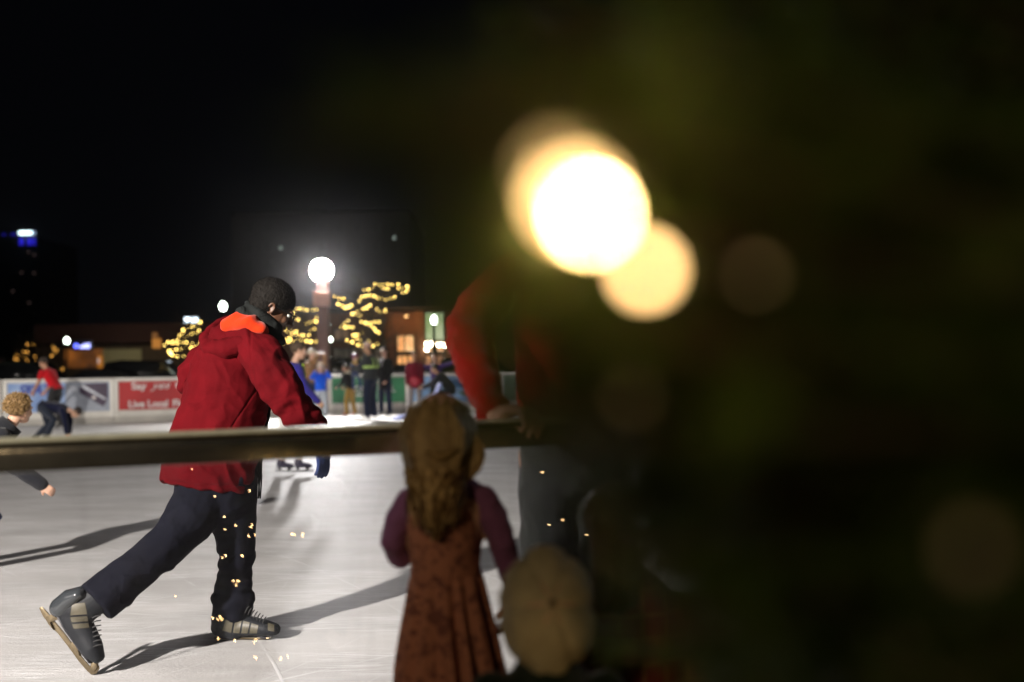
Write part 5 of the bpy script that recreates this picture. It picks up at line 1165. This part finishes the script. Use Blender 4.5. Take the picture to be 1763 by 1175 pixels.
def low_string():
    Y = 44; a = P(222, 634, Y); t = thing('string_lights', 'low level string of amber and yellow lights over the dark parked car', 'string lights', (a.x, Y, 1.0))
    obj('wire', MB().tube([(P(x, 633+math.sin(x*.2)*.4, Y), .01) for x in range(221, 305, 6)], 5), mat('green_wire', (.01, .03, .012), .6), t)
    fp = MB(); [obj('support', MB().tube([(P(x, 633, Y), .02), (Vector((P(x, 633, Y).x, Y, 0)), .02)], 6), mat('dark_cast_iron', (.015, .016, .016), .5), t) for x in (223, 262, 303)]
    for x in list(range(222, 262, 3))+[276, 283]: obj('bulb', MB().ell(P(x, 634, Y), (.045, .02, .018), None, 8, 6), yel_d, t)
    for x, y in ((267, 632), (267.5, 637), (274, 632.5), (290, 632.5), (299, 633)): obj('bulb', MB().ell(P(x, y, Y), .05, None, 8, 6), yel, t)
low_string()
for x, y, c_, lb in ((134, 647, (.9, .85, .7), 'small whitish marker lamp between the first two boards'), ):
    b = P(x, y, 36); t = thing('marker_lamp', lb, 'lamp', (b.x, 36, 0)); obj('post', MB().tube([(Vector((b.x, 36, 0)), .03), (b, .03)], 8), mat('dark_cast_iron', (.015, .016, .016), .5), t); obj('lamp_globe', MB().ell(b, .06, None, 10, 8), emat('marker_glow', c_, 1.6), t)

# ------------------------------------------------------------------ the big Christmas tree the camera looks past
TC = Vector((.86, .90, 0))
def xmas():
    t = thing('christmas_tree', 'big dark Christmas tree with small warm lights filling the right foreground', 'christmas tree', TC)
    H = 3.5; bark = mat('fir_bark', (.06, .04, .025), .9, bump=.004, bscale=40)
    obj('trunk', MB().tube([(TC, .07), (TC+Vector((0, 0, 1.7)), .045), (TC+Vector((0, 0, H)), .008)], 12), bark, t)
    rg = np.random.default_rng(4); wood = MB(); needles_v = []; needles_n = 0
    def rad(z): return .93*(1-z/3.6)+.03
    segs = []     # twig segments (a, b, needle length, density, width)
    def twig(a, b, nl=.021, dens=420, w=.0013): segs.append((np.array(a), np.array(b), nl, dens, w))
    def bough(tip, thick=.010, tw=9, spread=.16, nl=.021, dens=420, w=.0013, inner=.15):
        tip = Vector(tip); z0 = tip.z-.10+random.uniform(-.03, .03)
        root = Vector((TC.x, TC.y, max(.12, z0))); d = tip-root; mid = root+d*.55+Vector((0, 0, .03))
        wood.tube([(root, thick), (mid, thick*.65), (tip, .003)], 6)
        pts = [root.lerp(mid, .4), mid, mid.lerp(tip, .5), tip]
        for a, b in zip(pts[:-1], pts[1:]): twig(a, b, nl, dens, w)
        dn = d.normalized(); sd = dn.cross(Vector((0, 0, 1))).normalized()
        for k in range(tw):
            f_ = inner+(1-inner)*(k+random.random())/tw; p = root.lerp(mid, f_/.55) if f_ < .55 else mid.lerp(tip, (f_-.55)/.45)
            for s_ in (-1, 1):
                l_ = spread*(1.15-f_*.75)*random.uniform(.7, 1.2); e = p+(dn*.75+sd*s_*.75+Vector((0, 0, random.uniform(-.2, .15)))).normalized()*l_
                wood.tube([(p, .0028), (e, .0014)], 4); twig(p, e, nl, dens, w)
                for q in (.45, .75):
                    p2 = p.lerp(e, q); e2 = p2+(dn*.8+sd*random.choice((-1, 1))*.7+Vector((0, 0, random.uniform(-.25, .2)))).normalized()*l_*.45; twig(p2, e2, nl, dens, w)
    # the regular tree
    z = .22
    while z < H-.15:
        r_ = rad(z); n = max(5, int(17*r_+4)); off = random.random()*6.28
        for k in range(n):
            an = off+k*6.283/n+random.gauss(0, .08); rr = r_*random.uniform(.85, 1.06)
            tip = Vector((TC.x+rr*math.cos(an), TC.y+rr*math.sin(an), z+random.gauss(0, .03)))
            if tip.length < 0.0: continue
            # keep clear of the lens itself
            if Vector((tip.x, tip.y, tip.z-CH)).length < .16: continue
            bough(tip, tw=8)
        z += .115
    # boughs that reach towards the lens
    for (px, py, d) in NEAR: bough(P(px, py, d), tw=7, spread=.10, dens=330, inner=.35)
    g2 = random.Random(21)
    for gy in range(-60, 1300, 95):
        for gx in range(1000, 1900, 85):
            x_ = gx+g2.uniform(-35, 35); y_ = gy+g2.uniform(-40, 40)
            if y_ > 740 and x_ < 1075+(y_-740)*.22: continue
            bough(P(x_, y_, g2.uniform(.42, .85)), tw=7, spread=.13, dens=330, inner=.3)
    for y_ in range(60, 760, 52):
        x_ = 925+g2.uniform(-30, 45)-(25 if 150 < y_ < 560 else 0); bough(P(x_, y_, g2.uniform(.25, .34)), tw=7, spread=.09, dens=360, inner=.4)
    for gy in range(690, 1300, 70):
        for gx in range(1090, 1560, 62):
            if gx < 1110+(gy-740)*.22: continue
            bough(P(gx+g2.uniform(-25, 25), gy+g2.uniform(-30, 30), g2.uniform(.5, .95)), tw=9, spread=.15, dens=430, inner=.25, w=.0016)
    V = []
    for a, b, nl, dens, w in segs:
        d = b-a; ln = np.linalg.norm(d)
        if ln < 1e-4: continue
        d = d/ln; m = int(ln*dens)+1; s_ = rg.random(m); p = a+d*ln*s_[:, None]
        x = np.cross(d, [0, 0, 1.0]); x /= (np.linalg.norm(x)+1e-9); y = np.cross(x, d); th = rg.random(m)*6.283
        o_ = x*np.cos(th)[:, None]+y*np.sin(th)[:, None]*.8
        nd = o_*.8+d*.6; nd /= np.linalg.norm(nd, axis=1)[:, None]; l_ = nl*(.75+.5*rg.random(m))[:, None]
        wd = np.cross(nd, rg.normal(size=(m, 3))); wd /= (np.linalg.norm(wd, axis=1)[:, None]+1e-9)
        tri = np.stack([p+wd*w*.5, p-wd*w*.5, p+nd*l_*.6-wd*w*.55, p+nd*l_, p+nd*l_*.6+wd*w*.55], 1); V.append(tri)
    V = np.concatenate(V); n = len(V); co = (V.reshape(-1, 3)-np.array(TC)).astype(np.float32)
    me = bpy.data.meshes.new('needles'); me.vertices.add(n*5); me.vertices.foreach_set('co', co.ravel()); me.loops.add(n*5); me.loops.foreach_set('vertex_index', np.arange(n*5, dtype=np.int32)); me.polygons.add(n)
    me.polygons.foreach_set('loop_start', np.arange(0, n*5, 5, dtype=np.int32)); me.polygons.foreach_set('loop_total', np.full(n, 5, dtype=np.int32)); me.update(); me.validate()
    nm = mat('fir_needles', (.052, .098, .007), .55, var=.35, vscale=14)
    link('foliage', me, nm, t); obj('branches', wood, bark, t)
    print('needles', n)
    # lights
    st = thing('string_lights', 'warm string lights wound through the big Christmas tree, some very close', 'string lights', TC+Vector((0, 0, .3)))
    bulbs = []      # (position, radius, strength)
    for (px, py, dia, e) in BOKEH:
        d = 1/(dia/(F*.025)+1/4.45); bulbs.append((P(px, py, d), .0031, e))
    for q_ in FILL_BULBS: bulbs.append((Vector(q_[:3]), .0042, q_[3]))  # extra bulbs out of view, added as fill
    # bulbs on the side facing the clear panel
    nrm = Vector((rn.x, rn.y, 0)); p0 = RA
    for (px, py) in REFL:
        d = (P(px, py, 1.0)-Vector((0, 0, CH))); tt = p0.dot(nrm)/d.dot(nrm); hit = Vector((0, 0, CH))+d*tt; rf = d-nrm*2*d.dot(nrm)
        # walk until within the tree's outline
        s_ = .2
        while s_ < 3.2:
            q = hit+rf*s_
            if (Vector((q.x, q.y, 0))-TC).length < rad(max(0, q.z))*1.02: break
            s_ += .01
        else:
            s_ = max(.2, (TC-hit).xy.dot(rf.xy)/rf.xy.length_squared); q = hit+rf*s_; 
        q = hit+rf*(s_-.01)
        bulbs.append((q, .0030, 90))
        if random.random() < .35: bulbs.append((q+Vector((random.uniform(-.02, .02), random.uniform(-.02, .02), random.uniform(-.01, .01))), .0028, 60))
    rb_ = random.Random(9)
    for k in range(60):
        zz = rb_.uniform(.25, 3.2); an = rb_.uniform(-2.6, 1.9); rr = rad(zz)*1.0; p = TC+Vector((rr*math.cos(an), rr*math.sin(an), zz))
        v = p-Vector((0, 0, CH))
        if v.y > .03 and abs(v.x/v.y) < .56 and abs(v.z/v.y) < .5: continue
        bulbs.append((p, .0034, 60))
    mats_ = {}
    nb = len(BOKEH)+len(FILL_BULBS)
    bulbs = bulbs[:nb]+[b_ for b_ in bulbs[nb:] if not (b_[0].y > .02 and -.53 < b_[0].x/b_[0].y < .24 and (b_[0].z-CH)/b_[0].y > -.36)]
    for i, (p, r_, e) in enumerate(bulbs):
        if e not in mats_: mats_[e] = emat('tree_bulb_glow_%d' % int(e*100), (1.0, .60, .23), e)
        bo = obj('bulb', MB().ell(p, (r_, r_, r_*1.12), None, 12, 8), mats_[e], st)
        obj('bulb_socket', MB().tube([(p-Vector((0, 0, r_*3.2)), r_*.7), (p-Vector((0, 0, r_*1.7)), r_*.9)], 8), mat('green_wire', (.01, .03, .012), .6), bo)
    wr = MB(); bp_ = sorted([b_[0] for b_ in bulbs], key=lambda v: v.z)
    k = 0
    while k < 260:
        k += 1; zz = .3+k*.011; an = k*.42; wr_p = TC+Vector((rad(zz)*.93*math.cos(an), rad(zz)*.93*math.sin(an), zz)); 
        an2 = (k+1)*.42; zz2 = .3+(k+1)*.011; q_ = TC+Vector((rad(zz2)*.93*math.cos(an2), rad(zz2)*.93*math.sin(an2), zz2)); wr.tube([(wr_p, .0016), (q_, .0016)], 4)
    obj('wire', wr, mat('green_wire', (.01, .03, .012), .6), st)
NEAR = [(1230, 1000, .5), (1195, 960, .55), (1260, 1040, .5), (1290, 985, .5), (1330, 1010, .55), (1120, 780, .5), (1150, 840, .55), (965, 600, .30), (985, 520, .32), (965, 690, .34), (1015, 640, .36), (1020, 740, .4), (1090, 780, .45), (760, 300, .25), (800, 430, .26), (850, 190, .23), (770, 170, .26), (880, 520, .25), (900, 400, .23), (1340, 420, .50), (1290, 350, .48), (1390, 400, .46), (700, 240, .27), (1120, 820, .34), (1090, 960, .36), (1150, 1080, .38), (1180, 880, .34), (1010, 180, .34), (1120, 120, .40), (960, 560, .42), (1060, 620, .45), (1180, 520, .40), (1330, 330, .46), (1450, 250, .42), (1600, 350, .45), (1260, 660, .55), (1420, 620, .50), (1150, 760, .55), (1040, 880, .66), (1140, 960, .62), (1270, 900, .55),
        (1200, 1100, .62), (1400, 1000, .50), (1600, 900, .42), (1700, 700, .42), (1550, 1120, .45), (1090, 300, .36), (900, 300, .33), (860, 480, .36), (820, 200, .30), (1300, 120, .40), (1500, 60, .45), (1100, 700, .5), (1000, 760, .55), (960, 660, .5), (1000, 450, .4), (1150, 960, .40), (1178, 1010, .42), (1128, 925, .42), (1205, 900, .40), (1170, 1065, .40), (1190, 960, .36), (1165, 985, .38), (1190, 1005, .45), (1140, 985, .5)]
BOKEH = [(1005, 362, 192, 320), (960, 290, 184, 8), (988, 342, 204, 20), (1112, 465, 150, 22), (1160, 425, 150, .35), (1303, 465, 132, .6), (1085, 690, 124, .35), (1675, 945, 172, .12), (1212, 632, 96, .8)]
FILL_BULBS = [(-.045, .17, CH+.10, 9), (.03, .20, CH+.115, 11), (.16, .20, CH+.03, 22), (.175, .25, CH-.02, 20), (.02, .10, CH-.08, 8)]  # unseen bulbs added off frame to brighten the near needles
REFL = [(395, 807), (410, 815), (370, 855), (386, 890), (387, 912), (405, 905), (434, 904), (428, 923), (388, 957), (417, 957), (402, 1000), (410, 1001), (366, 1064), (379, 1062), (376, 1100), (404, 1103), (438, 1106), (430, 845), (437, 825), (440, 1132), (483, 1134), (503, 920), (520, 922), (470, 855), (512, 831), (868, 571), (872, 560)]
xmas()

#HAZE#
hz = obj('glow_haze', MB().box((0, 720, 26.95), (1804, 1564, 56.1)), None, None, shade=False)  # volume added to give the floodlight its lens glow; the air is clear
hz['kind'] = 'stuff'
hm_ = bpy.data.materials.new('lamp_glow_haze'); hm_.use_nodes = True; hn = hm_.node_tree; hn.nodes.remove(hn.nodes['Principled BSDF'])
pv = hn.nodes.new('ShaderNodeVolumePrincipled'); pv.inputs['Density'].default_value = 0.00017; pv.inputs['Color'].default_value = (.9, .9, .95, 1); pv.inputs['Anisotropy'].default_value = .95
hn.links.new(pv.outputs[0], hn.nodes['Material Output'].inputs['Volume']); hz.data.materials.append(hm_)
